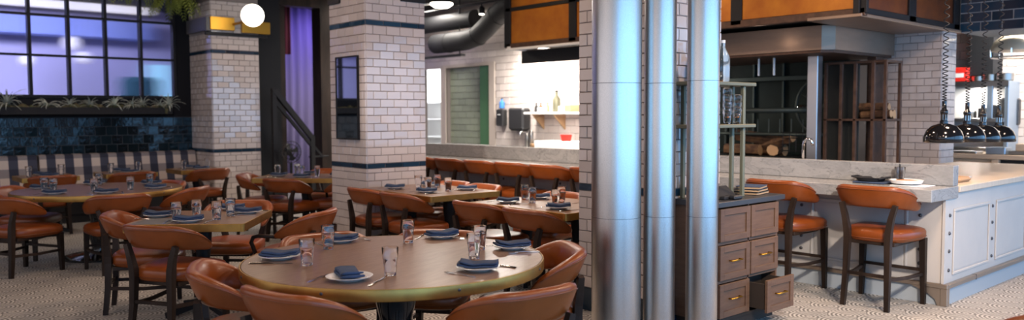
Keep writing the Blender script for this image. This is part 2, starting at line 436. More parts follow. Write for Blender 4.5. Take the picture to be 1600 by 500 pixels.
# tiles: shared bevelled mesh per size and direction, one object each
TM = {}
def tile_mesh(w, h, d, m, u, n):
    key = (round(w, 3), round(h, 3), m, u, n)
    if key not in TM:
        c = .0035; U = Vector(u); Nn = Vector(n); Z = Vector((0, 0, 1))
        def P(a, b, t): return U*a+Z*b+Nn*t
        vs = [P(-w/2, -h/2, 0), P(w/2, -h/2, 0), P(w/2, h/2, 0), P(-w/2, h/2, 0),
              P(-w/2+c, -h/2+c, d), P(w/2-c, -h/2+c, d), P(w/2-c, h/2-c, d), P(-w/2+c, h/2-c, d)]
        TM[key] = MB().add(vs, [(4, 5, 6, 7), (0, 1, 5, 4), (1, 2, 6, 5), (2, 3, 7, 6), (3, 0, 4, 7)]).mesh('tile', m)
    return TM[key]
def tile_face(parent, o, u, n, width, z0, z1, tw, th, m, limit=400, depth=.008, holes=(), tilt=.011, gap=.004, phase=0, bands=(), bandm='tile_navy', stuff_first=False):
    """running bond. o = start point of the face (u = along, n = outward normal). bands: (z0,z1) strips of narrow navy tiles"""
    out = []; O = Vector((o[0], o[1], 0)); U = Vector(u)
    rows = []; z = z0; k = phase
    bl = sorted(bands)
    while z < z1-.012:
        nb = next((b for b in bl if b[0] >= z-.02), None)
        if nb and z >= nb[0]-.012:
            rows.append((nb[0], nb[1], True, 0)); z = nb[1]; bl = [b for b in bl if b != nb]; continue
        top = min(z+th, z1)
        if nb and top > nb[0]-.012: top = nb[0]
        rows.append((z, top, False, k)); k += 1; z = top
    cells = []
    for a, b, isb, kk in rows:
        w = tw*1.3 if isb else tw
        x = 0 if (kk % 2 == 0) else -w/2
        while x < width-.01:
            xa, xb = max(x, 0), min(x+w, width); x += w
            if xb-xa < .02: continue
            if any(xb > hx0+.01 and xa < hx1-.01 and b > hz0+.01 and a < hz1-.01 for hx0, hx1, hz0, hz1 in holes): continue
            cells.append((xa, xb, a, b, isb))
    extra = MB()
    for i, (xa, xb, a, b, isb) in enumerate(cells):
        c = O+U*((xa+xb)/2)+Vector((0, 0, (a+b)/2))
        if i < limit:
            ob = link('tile', tile_mesh(xb-xa-gap, b-a-gap, depth, bandm if isb else m, tuple(u), tuple(n)), parent, c)
            ob.rotation_euler = (random.gauss(0, tilt), random.gauss(0, tilt), random.gauss(0, tilt))
        else:
            me = tile_mesh(xb-xa-gap, b-a-gap, depth, m, tuple(u), tuple(n))
            extra.add([v.co+c for v in me.vertices], [tuple(p.vertices) for p in me.polygons])
    if extra.v:
        e = extra.build('tile_field', m, parent); e['kind'] = 'stuff'

# ------------------------------------------------------------------ the shell of the room
def bx(lo, hi): return MB().box(lo, hi)
struct('floor', bx((-3.2, -3.2, -.1), (19.2, 18, 0)), 'scallop_floor')
struct('ceiling', bx((-3.2, -3.2, 3.6), (19.2, 18, 3.7)), 'ceiling_black')
m = MB(); xs = [-3.2, -2.9, .1, .25, 3.25, 3.4, 6.4, 6.55, 9.55, 9.7, 12.7, 12.85, 15.85, 16.0, 19.0, 19.2]
for a, b in zip(xs[::2], xs[1::2]): m.box((a, -3.2, 0), (b, -3, 3.6))
for x in (-1.4, 1.75, 4.9, 8.05, 11.2, 14.35, 17.5): m.box((x-1.5, -3.2, 0), (x+1.5, -3, .25)); m.box((x-1.5, -3.2, 3.3), (x+1.5, -3, 3.6))
struct('wall_street', m, 'plaster')
for i, x in enumerate((-1.4, 1.75, 4.9, 8.05, 11.2, 14.35, 17.5)):
    m = MB()
    for k in range(4): m.box((x-1.5+k*.985, -3.14, .25), (x-1.455+k*.985, -3.08, 3.3))
    for z in (.25, 2.3, 3.26): m.box((x-1.5, -3.14, z), (x+1.5, -3.08, z+.04))
    struct('window_%d' % (i+10), m, 'black_metal')
m = MB(); m.box((-3.2, -3, 0), (-3, -2.7, 3.6)); m.box((-3.2, .7, 0), (-3, 1, 3.6)); m.box((-3.2, -2.7, 0), (-3, .7, .5)); m.box((-3.2, -2.7, 3.1), (-3, .7, 3.6)); m.box((-3.2, 12, 0), (-3, 18, 3.6)); m.box((-3.2, 1, 0), (-3, 12, .6)); m.box((-3.2, 1, 3.1), (-3, 12, 3.6))
struct('wall_side', m, 'plaster')
# back wall with the reeded window
m = MB(); m.box((-3, 13.2, 0), (5.6, 13.35, 1.77)); m.box((-3, 13.2, 1.77), (.5, 13.35, 3.6)); m.box((4.53, 13.2, 1.77), (5.6, 13.35, 3.6)); m.box((.5, 13.2, 3.54), (4.53, 13.35, 3.6))
wall_back = struct('wall_back', m, 'charcoal_wall')
tile_face(wall_back, (.9, 13.2), (1, 0, 0), (0, -1, 0), 3.88, .925, 1.465, .152, .135, 'tile_teal', limit=300, tilt=.015)
MB().box((.9, 13.196, .92), (4.78, 13.2, 1.47)).build('grout_bed', 'grout_dark', wall_back)
win = struct('window_1', MB().box((.5, 13.17, 1.76), (4.55, 13.33, 1.80)), 'black_metal')
X0 = [.5+.503*k for k in range(9)]; Z0 = [1.80, 2.37, 2.95, 3.53]
for x in X0: MB().rbox((x-.02, 13.17, 1.80), (x+.02, 13.30, 3.54), .004).build('mullion', 'black_metal', win)
for z in Z0[1:]:
    MB().rbox((.5, 13.18, z-.015), (4.53, 13.29, z+.015), .004).build('mullion', 'black_metal', win)
for x in X0[:-1]:
    for z, z2 in zip(Z0, Z0[1:]):
        MB().box((-.2315, -.003, -(z2-z)/2+.01), (.2315, .003, (z2-z)/2-.01)).build('pane', 'reeded_glass', win, (x+.2515, 13.24, (z+z2)/2))
# room behind the window
struct('wall_lounge', bx((-3, 17.2, 0), (9.4, 17.3, 3.6)), 'purple_wall')
struct('wall_lounge_end', bx((6.6, 15.4, 0), (6.7, 17.2, 3.6)), 'purple_wall')
area('lounge_light', (2.2, 14.6, 3.5), 3.5, 230, (.58, .60, 1.0), (R(25), 0, 0), .8)
struct('trim_1', bx((-3, 16.6, 2.98), (5.3, 17.2, 3.30)), 'soffit_blue')
o = MB().rbox((-2.6, 16.4, 3.44), (5.2, 16.55, 3.58), .02).build('cove_light', 'strip_light'); tag(o, 'long cream strip light along the ceiling seen through the reeded window', 'light')
for i, (x, y, z, r, lab) in enumerate(((3.68, 15.9, 2.78, .125, 'upper glowing globe pendant seen through the third column of window panes'), (3.86, 15.9, 2.53, .115, 'lower glowing globe pendant just beside the upper one behind the window'), (2.92, 15.6, 2.42, .105, 'glowing globe pendant behind the first mullion of the reeded window'))):
    t = thing('globe_pendant', lab, 'lamp', (x, y, z), 0, 'globe pendants behind the window')
    MB().lathe([(r*math.sin(R(a)), -r*math.cos(R(a))) for a in range(0, 181, 15)], 18, cap=False).build('globe', 'globe_dim', t, smooth=True)
    MB().tube([(0, 0, r), (0, 0, 3.6-z)], .006, 6).build('rod', 'black_metal', t)
t = thing('lounge_chair', 'dark teal high-backed chair behind the reeded window', 'chair', (4.85, 15.6, 0))
MB().rbox((-.32, -.1, .35), (.32, .5, 1.35), .05).build('seat', 'teal_fabric', t); MB().rbox((-.34, .35, 1.2), (.34, .55, 2.22), .08).build('backrest', 'teal_fabric', t)
MB().rbox((-.28, 0, 0), (.28, .45, .36), .02).build('base', 'black_metal', t)
t = thing('lounge_table', 'dark round table top behind the lower window panes', 'table', (4.0, 15.2, 0))
MB().lathe([(.62, 1.72), (.65, 1.74), (.65, 1.80), (.62, 1.82)], 28).build('tabletop', 'teal_fabric', t); MB().lathe([(.28, 0), (.28, .03), (.05, .06), (.05, 1.72)], 16).build('pedestal', 'black_metal', t)

wl = struct('window_7', MB().box((5.30, 17.12, 1.80), (5.85, 17.2, 2.52)), 'cyan_reflection')
for x in (5.28, 5.55, 5.82): MB().box((x, 17.08, 1.8), (x+.05, 17.13, 2.52)).build('mullion', 'purple_wall', wl)
# planter with air plants under the window
t = thing('window_planter', 'long black planter box under the reeded window', 'planter', (2.55, 13.02, 1.5))
m = MB(); m.box((-1.85, -.09, 0), (1.85, .09, .015)); m.box((-1.85, -.09, 0), (1.85, -.075, .12)); m.box((-1.85, .075, 0), (1.85, .09, .12)); m.box((-1.85, -.09, 0), (-1.835, .09, .12)); m.box((1.835, -.09, 0), (1.85, .09, .12))
m.build('box', 'black_matte', t)
m = MB()
for i in range(70):
    x = -1.8+3.6*i/69; h = .115+random.random()*.05; w = .05+random.random()*.03
    m.lathe([(w, .02), (w*1.05, h*.6), (w*.6, h), (.001, h+.015)], 7, (x, random.uniform(-.02, .02), 0))
e = m.build('moss_bed', 'moss', t, smooth=True); e['kind'] = 'stuff'
def leaf_tuft(mb, n, length, spread, droop, w, rnd):
    for i in range(n):
        a = rnd.random()*2*math.pi; el = R(spread[0]+(spread[1]-spread[0])*rnd.random()); L = length*(.7+.5*rnd.random())
        p = Vector((0, 0, 0)); d = Vector((math.cos(a)*math.cos(el), math.sin(a)*math.cos(el), math.sin(el)))
        side = Vector((-math.sin(a), math.cos(a), 0)); pts = []
        for k in range(6):
            pts.append((p.copy(), w*(1-k/5.2))); p = p+d*L/5; d = (d+Vector((0, 0, -droop))).normalized()
        vs = []; up = Vector((0, 0, .004))
        for q, ww in pts: vs += [q-side*ww, q+up, q+side*ww]
        fs = []
        for k in range(5):
            b = k*3; fs += [(b, b+1, b+4, b+3), (b+1, b+2, b+5, b+4)]
        mb.add(vs, fs)
    return mb
rn = random.Random(3)
for i, (x, s, lab) in enumerate(((2.17, 1.35, 'big pale air plant at the edge of the planter nearest the plaid bench gap'), (2.66, .9, 'small spiky air plant second along the planter'), (2.95, .7, 'low tangled air plant third along the planter'), (3.22, .8, 'pale curly air plant fourth along the planter'), (3.55, .95, 'silver air plant in the middle of the planter'), (3.80, .8, 'narrow spiky air plant past the middle of the planter'), (3.95, .9, 'drooping air plant with long leaves near the planter end'), (4.2, .75, 'small upright air plant beside the largest one'), (4.42, 1.15, 'largest silver air plant drooping over the planter end by the pillar'))):
    t = thing('air_plant', lab, 'plant', (min(x, 4.34), 12.96, 1.64), 0, 'air plants in the planter')
    leaf_tuft(MB(), 26, .22*s, (10, 80), .34, .019*s, rn).build('leaves', 'air_plant', t)
    MB().lathe([(.001, -.03), (.03*s, -.005), (.022*s, .03*s), (.001, .045*s)], 8).build('stem', 'moss', t)
# hanging fern above the window end
t = thing('hanging_fern', 'green fern hanging from the ceiling over the reeded window', 'plant', (4.40, 12.75, 3.34))
def frond(mb, a, L, rnd):
    d = Vector((math.cos(a), math.sin(a), .25)).normalized(); p = Vector((0, 0, 0)); K = 14
    for k in range(K):
        q = p+d*L/K; side = d.cross(Vector((0, 0, 1))).normalized()
        w = .07*math.sin(math.pi*(k+.8)/(K+1))+.012
        for sg in (-1, 1):
            e = p+side*sg*w+d*.03+Vector((0, 0, -.02)); c = p+d*.022
            mb.add([p, p+side*sg*w*.5-d*.008, e, c+side*sg*w*.5], [(0, 1, 2, 3)])
        p = q; d = (d+Vector((0, 0, -.16))).normalized()
for i in range(26):
    frond(mb := MB(), rn.random()*6.28, .45+.35*rn.random(), rn); mb.build('frond', 'fern', t)
MB().lathe([(.09, -.02), (.14, .02), (.16, .12), (.13, .18)], 16).build('pot', 'black_matte', t)
t = thing('hanging_fern', 'thin green fern trailing over the window beside the fuller one', 'plant', (3.75, 12.75, 3.40))
for i in range(12):
    frond(mb := MB(), rn.random()*6.28, .35+.25*rn.random(), rn); mb.build('frond', 'fern', t)
MB().lathe([(.07, -.02), (.1, .02), (.11, .1)], 16).build('pot', 'black_matte', t)

# ------------------------------------------------------------------ tiled pillars
BANDS = ((.915, .968), (2.450, 2.505))
def pillar(lab, x0, y0, wx, wy, top=2.85, fx=True, ph=0, bands=BANDS):
    t = thing('tiled_pillar', lab, 'pillar', (x0, y0, 0), 0, 'white tiled pillars')
    MB().box((.0, .0, 0), (wx, wy, 3.6)).build('core', 'grout', t)
    m = MB(); m.box((-.012, -.012, 0), (wx+.012, wy+.012, .172)); m.build('skirting', 'tile_navy', t)
    tile_face(t, (0, wy), (0, -1, 0), (-1, 0, 0), wy, .175, top, .173, .0866, 'tile_white', bands=bands, phase=ph)
    if fx: tile_face(t, (0, 0), (1, 0, 0), (0, -1, 0), wx, .175, top, .173, .0866, 'tile_white', bands=bands, phase=ph+1)
    return t
pillar('white tiled pillar with a brass globe light, at the end of the plaid bench', 4.777, 12.32, .76, .93, 3.25)
p2 = pillar('white tiled pillar carrying a narrow framed mirror, behind the round table', 4.537, 7.45, .765, .755, 2.80, ph=1)
MB().rbox((-.03, .50, 2.725), (0.0, .755, 2.86), .004).build('bracket', 'black_metal', p2)
MB().rbox((.44, -.03, 2.735), (.765, 0, 2.86), .004).build('bracket', 'black_metal', p2)
pillar('white tiled pillar mostly hidden behind the three steel columns', 4.456, 3.46, .685, .786, 3.2)
pillar('white tiled pillar beside the wood rack in the open kitchen', 10.2, 3.78, .40, .72, 2.85, ph=1, bands=())
t = thing('wall_mirror', 'narrow black-framed mirror hung on the middle tiled pillar', 'mirror', (4.52, 7.806, 1.68))
MB().box((-.012, -.225, -.445), (.004, .225, .445)).build('glass', 'mirror', t)
for lo, hi in (((-.02, -.235, -.455), (.006, -.22, .455)), ((-.02, .22, -.455), (.006, .235, .455)), ((-.02, -.22, .44), (.006, .22, .455)), ((-.02, -.22, -.455), (.006, .22, -.44))):
    MB().rbox(lo, hi, .003).build('frame', 'black_metal', t)
# brass bracket and globe light on the far pillar
t = thing('globe_sconce', 'glowing white globe light on a brass bar across the far pillar', 'lamp', (5.10, 11.53, 2.97))
r = .165
MB().lathe([(r*math.sin(R(a)), -r*math.cos(R(a))) for a in range(0, 181, 10)], 28, cap=False).build('globe', 'globe', t, smooth=True)
MB().lathe([(r*1.005*math.sin(R(a)), -r*1.005*math.cos(R(a))) for a in range(44, 49, 2)], 28, cap=False).build('seam_ring', 'gold', t, smooth=True)
MB().rbox((-.36, .70, -.17), (.02, .76, .03), .006).build('bar', 'gold', t)
MB().rbox((.14, .70, -.19), (.60, .76, .0), .006).build('bar', 'gold', t)
MB().rbox((-.42, .72, -.19), (-.34, 1.55, .02), .006).build('side_bar', 'grey_plastic', t)
MB().rbox((-.42, .74, -.25), (.56, .79, -.20), .006).build('lower_rail', 'black_metal', t)
MB().tube([(0, .15, -.06), (0, .45, -.07), (0, .72, -.07)], .02, 8).build('arm', 'gold', t)
lamp('globe_glow', (5.10, 11.28, 2.90), 4, (1, .82, .6), .12)
# dark bay and corridor behind
m = MB(); m.box((5.54, 12.6, 0), (6.04, 13.35, 3.6)); m.box((5.5, 13.35, 0), (5.6, 15.3, 3.6)); struct('wall_corridor', m, 'charcoal_wall')
struct('trim_2', bx((6.78, 12.6, 0), (7.02, 12.9, 3.6)), 'dark_wood')
struct('trim_3', bx((6.04, 12.6, 3.32), (6.78, 12.8, 3.6)), 'dark_wood')
struct('wall_corridor_end', bx((5.5, 15.3, 0), (9.5, 15.4, 3.6)), 'purple_wall')
struct('trim_4', bx((6.10, 12.75, 0), (6.20, 12.85, 3.6)), 'dark_wood')
area('corridor_light', (7.9, 14.1, 3.5), .8, 14, (.36, .26, 1.0), (R(20), 0, 0))
def drape(name, lab, x0, x1, y, z0, z1, m_, amp=.04, n=40, folds=9):
    mb = MB(); rg = []
    front = []; 
    for j in range(2):
        row = []
        for i in range(n+1):
            s = i/n; row.append((x0+(x1-x0)*s, y+amp*math.sin(s*folds*2*math.pi)*(.7+.3*math.sin(s*7)), z0 if j == 0 else z1))
        rg.append(row)
    vs = rg[0]+rg[1]+[(a, b+.012, c) for a, b, c in rg[0]]+[(a, b+.012, c) for a, b, c in rg[1]]
    k = n+1; fs = []
    for i in range(n): fs += [(i, i+1, k+i+1, k+i), (2*k+i, 3*k+i, 3*k+i+1, 2*k+i+1), (k+i, k+i+1, 3*k+i+1, 3*k+i), (i, 2*k+i, 2*k+i+1, i+1)]
    o = mb.add(vs, fs).build(name, m_, smooth=True); return tag(o, lab, 'curtain')
drape('curtain', 'tall pale curtain lit violet in the corridor behind the far pillar', 7.0, 8.6, 14.8, .0, 3.6, 'curtain')
drape('curtain', 'short dark red curtain high in the violet corridor', 6.62, 6.92, 14.0, 2.62, 3.6, 'curtain_red', .03, 24, 4)
# stair rail
t = thing('stair_rail', 'black steel stair handrail sloping down beside the violet curtain', 'railing', (5.72, 12.2, 0))
MB().tube([(0, 0, 1.90), (.65, 0, 1.12)], .04, 4, sq=True).build('handrail', 'black_metal', t)
MB().tube([(.03, 0, 1.70), (.65, 0, .98)], .025, 4, sq=True).build('rail', 'black_metal', t)
MB().tube([(0, 0, 0), (0, 0, 1.92)], .035, 4, sq=True).build('post', 'black_metal', t)
MB().tube([(.66, 0, 0), (.66, 0, 1.14)], .035, 4, sq=True).build('post', 'black_metal', t)
MB().tube([(.66, 0, 1.0), (.86, 0, .78)], .018, 4, sq=True).build('brace', 'black_metal', t)
MB().tube([(.60, 0, .80), (.95, 0, .80)], .016, 6).build('rail', 'black_metal', t)
t = thing('floor_fan', 'dark round pedestal fan behind the table near the stair rail', 'fan', (5.90, 12.0, 0))
for rr in (.06, .12, .175): MB().tube(arc((0, 0, .9), rr, 0, 345, 23), .006, 5, closed=True).build('guard_ring', 'black_metal', t)
m = MB()
for k in range(20):
    a = k*math.pi/10; m.tube([(.02*math.cos(a), -.03, .9+.02*math.sin(a)), (.175*math.cos(a), 0, .9+.175*math.sin(a))], .003, 4)
m.build('guard_wires', 'black_metal', t)
for k in range(4):
    a = k*math.pi/2+.3; c, s_ = math.cos(a), math.sin(a)
    MB().add([(0, .02, .9), (.13*c-.05*s_, .01, .9+.13*s_+.05*c), (.15*c, .03, .9+.15*s_), (.12*c+.05*s_, .05, .9+.12*s_-.05*c)], [(0, 1, 2, 3)]).build('blade', 'dark_plastic', t)
MB().lathe([(.15, 0), (.15, .02), (.02, .05), (.02, .72)], 14).build('stand', 'black_metal', t)
MB().rbox((-.05, .04, .84), (.05, .16, .96), .02).build('motor', 'dark_plastic', t)

# plaid banquette
t = thing('banquette', 'long buffalo check upholstered bench along the dark tiled wall', 'bench', (0, 0, 0))
MB().box((.3, 12.42, 0), (4.75, 13.19, .12)).build('plinth', 'black_matte', t)
for a, b in ((.3, 1.42), (1.43, 2.52), (2.54, 3.64), (3.65, 4.75)):
    MB().rbox((a, 12.36, .30), (b, 13.0, .47), .04).build('seat_cushion', 'check_fabric', t)
    MB().box((a, 12.40, .12), (b, 13.0, .30)).build('seat_base', 'black_matte', t)
for a, b in ((.3, 2.515), (2.545, 4.75)):
    MB().prism([(12.92, .40), (13.02, .915), (13.05, .935), (13.17, .935), (13.185, .915), (13.185, .40)], 'x', a, b).build('back_cushion', 'check_fabric', t)

# ------------------------------------------------------------------ open kitchen: soffit, hood, hearth, walls
t = thing('copper_soffit', 'long copper panelled soffit in black framing above the open kitchen', 'soffit')
MB().box((8.03, 3.80, 2.52), (9.55, 9.05, 3.6)).build('core', 'black_matte', t)
MB().box((9.55, 3.80, 2.52), (10.55, 4.40, 3.6)).build('core', 'black_matte', t)
ys = [3.75, 5.175, 6.46, 7.75, 9.10]
for a, b in zip(ys, ys[1:]):
    MB().rbox((8.005, a+.07, 2.545), (8.03, b-.07, 3.02), .004).build('panel', 'copper', t)
    MB().rbox((8.005, a+.07, 3.075), (8.03, b-.07, 3.58), .004).build('panel', 'copper', t)
for y in ys: MB().rbox((7.985, y-.07, 2.49), (8.035, y+.07, 3.6), .005).build('post', 'black_metal', t)
MB().rbox((7.985, 3.70, 2.465), (8.05, 9.14, 2.545), .005).build('lower_beam', 'rust', t)
MB().rbox((7.985, 3.70, 3.02), (8.04, 9.14, 3.075), .005).build('middle_beam', 'black_metal', t)
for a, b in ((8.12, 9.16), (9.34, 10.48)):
    MB().rbox((a, 3.77, 2.56), (b, 3.80, 3.5), .004).build('panel', 'copper_shaded', t)
for x in (8.05, 9.25, 10.53): MB().rbox((x-.09, 3.745, 2.49), (x+.09, 3.81, 3.6), .005).build('post', 'black_metal', t)
MB().rbox((7.985, 3.745, 2.495), (10.62, 3.82, 2.56), .005).build('lower_beam', 'black_metal', t)
MB().rbox((7.96, 3.72, 2.455), (10.62, 4.3, 2.49), .005).build('ledge', 'stainless', t)
MB().rbox((7.97, 9.02, 2.45), (9.3, 9.10, 2.50), .01).build('end_trim', 'paper', t)
MB().rbox((7.965, 7.4, 2.44), (8.02, 9.12, 2.475), .008).build('front_trim', 'paper', t)
t2 = thing('kitchen_valance', 'dark valance hanging below the copper soffit above the bright tiles', 'valance', (8.3, 7.2, 2.26))
MB().rbox((0, 0, 0), (.03, 1.93, .19), .004).build('panel', 'black_matte', t2); MB().rbox((0, 0, .19), (.5, 1.93, .20), .004).build('shelf', 'stainless', t2)
area('hood_strip_light', (8.75, 8.5, 2.40), 2.0, 130, WHITE, (0, R(-35), 0), .25).rotation_euler = (0, R(-40), 0)
t = thing('extractor_hood', 'brushed stainless extractor hood below the copper soffit', 'hood')
P = [(8.55, 4.44), (8.66, 4.335), (10.18, 4.335), (10.18, 7.7), (8.55, 7.7)]
MB().prism(P, 'z', 2.20, 2.47).build('canopy', 'stainless', t)
q = [(8.57, 4.46), (8.67, 4.36), (10.16, 4.36), (10.16, 7.68), (8.57, 7.68)]
MB().prism(q, 'z', 2.17, 2.20).build('lip', 'rust', t)
lamp('hood_lamp', (8.2, 5.0, 2.33), 0.7, WARM, .03)
# warm spots that light the copper
for y in (4.5, 5.9, 8.4): spot('copper_spot', (7.0, y, 3.45), 17, (1, .72, .40), 75, .6, .06, (8.0, y, 2.75))
spot('copper_spot', (9.2, 3.0, 3.5), 4, (1, .72, .40), 75, .6, .06, (9.3, 3.77, 2.8))

t = thing('hearth', 'dark steel wood-fired hearth under the stainless hood', 'oven')
MB().box((9.0, 4.84, 0), (10.15, 8.0, .93)).build('base', 'hearth_dark', t)
for i in range(7):
    y = 4.86+i*.45; MB().rbox((10.06, y, .93), (10.1, y+.43, 2.2), .004).build('back_plate', 'hearth_steel', t)
    MB().rbox((10.02, y+.42, .93), (10.07, y+.45, 2.2), .003).build('rib', 'hearth_bar', t)
MB().box((9.0, 7.95, .93), (10.1, 8.0, 2.2)).build('side_plate', 'hearth_steel', t)
MB().rbox((9.0, 4.715, .0), (9.12, 4.845, 2.17), .006).build('jamb', 'steel_plain', t)
MB().tube([(9.3, 4.90, 1.53), (9.3, 7.6, 1.53)], .035, 10).build('spit_bar', 'hearth_bar', t, smooth=True)
MB().tube([(9.5, 4.90, 1.22), (9.5, 7.6, 1.22)], .022, 8).build('grate_bar', 'hearth_bar', t, smooth=True)
for i in range(16): MB().tube([(9.5, 5.0+i*.16, 1.22), (9.5, 5.0+i*.16, 1.42)], .008, 6).build('grate_rod', 'hearth_bar', t)
MB().rbox((9.9, 4.9, 1.93), (10.0, 7.8, 1.99), .005).build('upper_rail', 'hearth_bar', t)
for y in (5.49, 5.28, 6.2): MB().tube([(9.0, y, 2.2), (9.0, y, 1.96)], .015, 6).build('hanger', 'steel_plain', t)
MB().tube(arc((9.6, 4.95, 1.58), .36, 0, 350, 35, 'yz'), .02, 8, closed=True).build('crank_wheel', 'hearth_bar', t, smooth=True)
for k in range(4):
    a = k*math.pi/2+.5; MB().tube([(9.6, 4.95, 1.58), (9.6, 4.95+.35*math.cos(a), 1.58+.35*math.sin(a))], .011, 6).build('wheel_spoke', 'hearth_bar', t)
MB().tube([(9.5, 5.20, 1.55), (9.66, 5.20, 1.55)], .05, 12).build('wheel_hub', 'chrome', t, smooth=True)
m = MB()
for i in range(6):
    m.tube([(9.35, 4.9+i*.09, 1.0), (9.35, 4.9+i*.09, 1.25)], .006, 4)
for z in (1.02, 1.1, 1.18, 1.25): m.tube([(9.35, 4.88, z), (9.35, 5.38, z)], .006, 4)
m.build('fire_basket', 'black_metal', t)
def log(lab, loc, rz, L, r, tilt=0, grp=None):
    t = thing('firewood_log', lab, 'log', loc, rz, grp); rr = random.Random(int(loc[1]*1000))
    prof = [r*(.82+.3*rr.random()) for _ in range(10)]
    rg = [[(x, prof[k]*math.cos(k*.628), prof[k]*math.sin(k*.628)+tilt*x) for k in range(10)] for x in (-L/2, -L/6, L/6, L/2)]
    MB().rings(rg, False, False).build('bark', 'bark', t)
    for j in (0, 3): MB().add(rg[j], [tuple(range(10))]).build('cut_end', 'log_end', t)
    return t
log('split log with a pale round end lying in front of the hearth fire pile', (9.45, 5.52, 1.02), R(200), .34, .075, 0, 'logs in the hearth')
log('longest dark log across the top of the hearth pile', (9.62, 5.86, 1.17), R(100), .62, .075, .12, 'logs in the hearth')
log('dark log at the bottom of the hearth pile beside the shelf posts', (9.55, 6.05, 1.01), R(95), .5, .08, 0, 'logs in the hearth')
log('tilted brown log leaning on the hearth pile near the tap', (9.6, 5.55, 1.12), R(75), .5, .06, -.25, 'logs in the hearth')
log('short dark log behind the round-ended one in the hearth', (9.72, 5.75, 1.01), R(90), .45, .08, 0, 'logs in the hearth')
# firewood rack
t = thing('firewood_rack', 'rusty steel firewood rack in front of the kitchen pillar', 'rack')
for y in (4.76, 4.57, 4.40, 4.19, 4.05): MB().rbox((9.28, y-.018, 0), (9.316, y+.018, 2.10), .003).build('post', 'rust', t)
for y in (4.395, 4.05): MB().rbox((9.66, y-.018, 0), (9.70, y+.018, 2.10), .003).build('post', 'rust', t)
for x in (9.298, 9.68): MB().rbox((x-.015, 4.03, 2.07), (x+.015, 4.78, 2.10), .003).build('rail', 'rust', t)
for y in (4.05, 4.76): MB().rbox((9.30, y-.015, 2.07), (9.68, y+.015, 2.10), .003).build('rail', 'rust', t)
MB().rbox((9.28, 4.03, 1.40), (9.70, 4.78, 1.425), .003).build('shelf', 'rust', t)
MB().rbox((9.42, 4.42, .0), (9.45, 4.80, 2.12), .003).build('back_plate', 'hearth_dark', t)
MB().rbox((9.74, 4.36, .0), (9.95, 4.47, 2.18), .003).build('corner_post', 'rust', t)
log('pale-ended split log sticking out of the firewood rack', (9.42, 4.20, 1.475), R(-90), .34, .048, .05, 'logs on the rack')
log('dark split log lying behind the pale one on the firewood rack', (9.55, 4.26, 1.475), R(-90), .42, .05, 0, 'logs on the rack')
log('top log resting on the two others in the firewood rack', (9.49, 4.28, 1.565), R(-86), .38, .045, 0, 'logs on the rack')

# kitchen wall on the far side, behind the counter
m = MB(); m.box((9.6, 8.0, 0), (9.75, 11.35, 3.6)); m.box((9.6, 11.35, 0), (9.75, 12.87, .9)); m.box((9.6, 11.35, 2.42), (9.75, 12.87, 3.6)); m.box((9.6, 12.76, .9), (9.75, 12.87, 2.42)); m.box((9.6, 12.87, 2.43), (9.75, 13.62, 3.6)); m.box((9.6, 13.62, 0), (9.75, 15.3, 3.6))
wk = struct('wall_kitchen', m, 'grout')
tile_face(wk, (9.6, 14.37), (0, -1, 0), (-1, 0, 0), 6.37, .92, 3.42, .25, .125, 'tile_white', limit=300, holes=((.745, 2.995, 0, 2.42),))
MB().box((9.592, 8.0, 0), (9.6, 12.8, .92)).build('splash', 'plaster_white', wk)
wn = struct('window_6', MB().rbox((9.57, 12.76, .9), (9.62, 12.87, 2.46), .005), 'door_frame')
MB().rbox((9.57, 11.27, .9), (9.62, 11.43, 2.46), .005).build('frame', 'door_frame', wn)
MB().rbox((9.57, 11.43, 2.40), (9.62, 12.76, 2.46), .005).build('frame', 'door_frame', wn)
tile_face(wn, (9.70, 12.76), (0, -1, 0), (-1, 0, 0), 1.07, .92, 2.40, .25, .125, 'tile_green', limit=200)
MB().box((9.71, 11.40, .9), (9.75, 12.78, 2.42)).build('grout_bed', 'grout', wn)
MB().rbox((9.62, 11.43, .9), (9.65, 11.75, 2.40), .003).build('green_jamb', 'green_strip', wn)
dr = struct('door_1', MB().rbox((9.57, 12.87, 0), (9.62, 12.92, 2.44), .004), 'door_frame')
MB().rbox((9.57, 13.58, 0), (9.62, 13.64, 2.44), .004).build('frame', 'door_frame', dr); MB().rbox((9.57, 12.92, 2.40), (9.62, 13.6, 2.44), .004).build('frame', 'door_frame', dr)
struct('wall_pantry', bx((12.2, 11.5, 0), (12.3, 17.2, 3.6)), 'plaster_white'); struct('wall_pantry_end', bx((9.75, 15.9, 0), (12.2, 16.0, 3.6)), 'plaster_white')
area('pantry_light', (10.9, 14.2, 3.4), 1.2, 260, (.92, .96, 1), (0, 0, 0))
t = thing('pantry_shelf', 'white shelf of crockery seen through the bright kitchen doorway', 'shelf', (11.5, 14.9, 0))
for z in (.95, 1.36, 1.75): MB().rbox((-.3, -1.0, z), (.3, 1.0, z+.03), .004).build('shelf_board', 'white_plastic', t)
for y in (-.98, .98): MB().box((-.3, y-.02, 0), (.3, y+.02, 1.8)).build('side_panel', 'white_plastic', t)
for k, (y, z) in enumerate(((-.55, .98), (-.25, .98), (.1, 1.39), (-.5, 1.39), (-.2, 1.78))):
    o = MB().lathe([(.10, 0), (.13, .05), (.13, .16), (.11, .18)], 14, (11.4, 14.9+y, z)).build('stock_pot', 'dark_plastic', smooth=40)
    tag(o, ['dark pot on the lowest pantry shelf', 'second dark pot on the lowest pantry shelf', 'dark pot on the middle pantry shelf', 'dark pot on the near end of the middle pantry shelf', 'dark pot on top of the pantry shelf'][k], 'pot', 'pots on the pantry shelf')
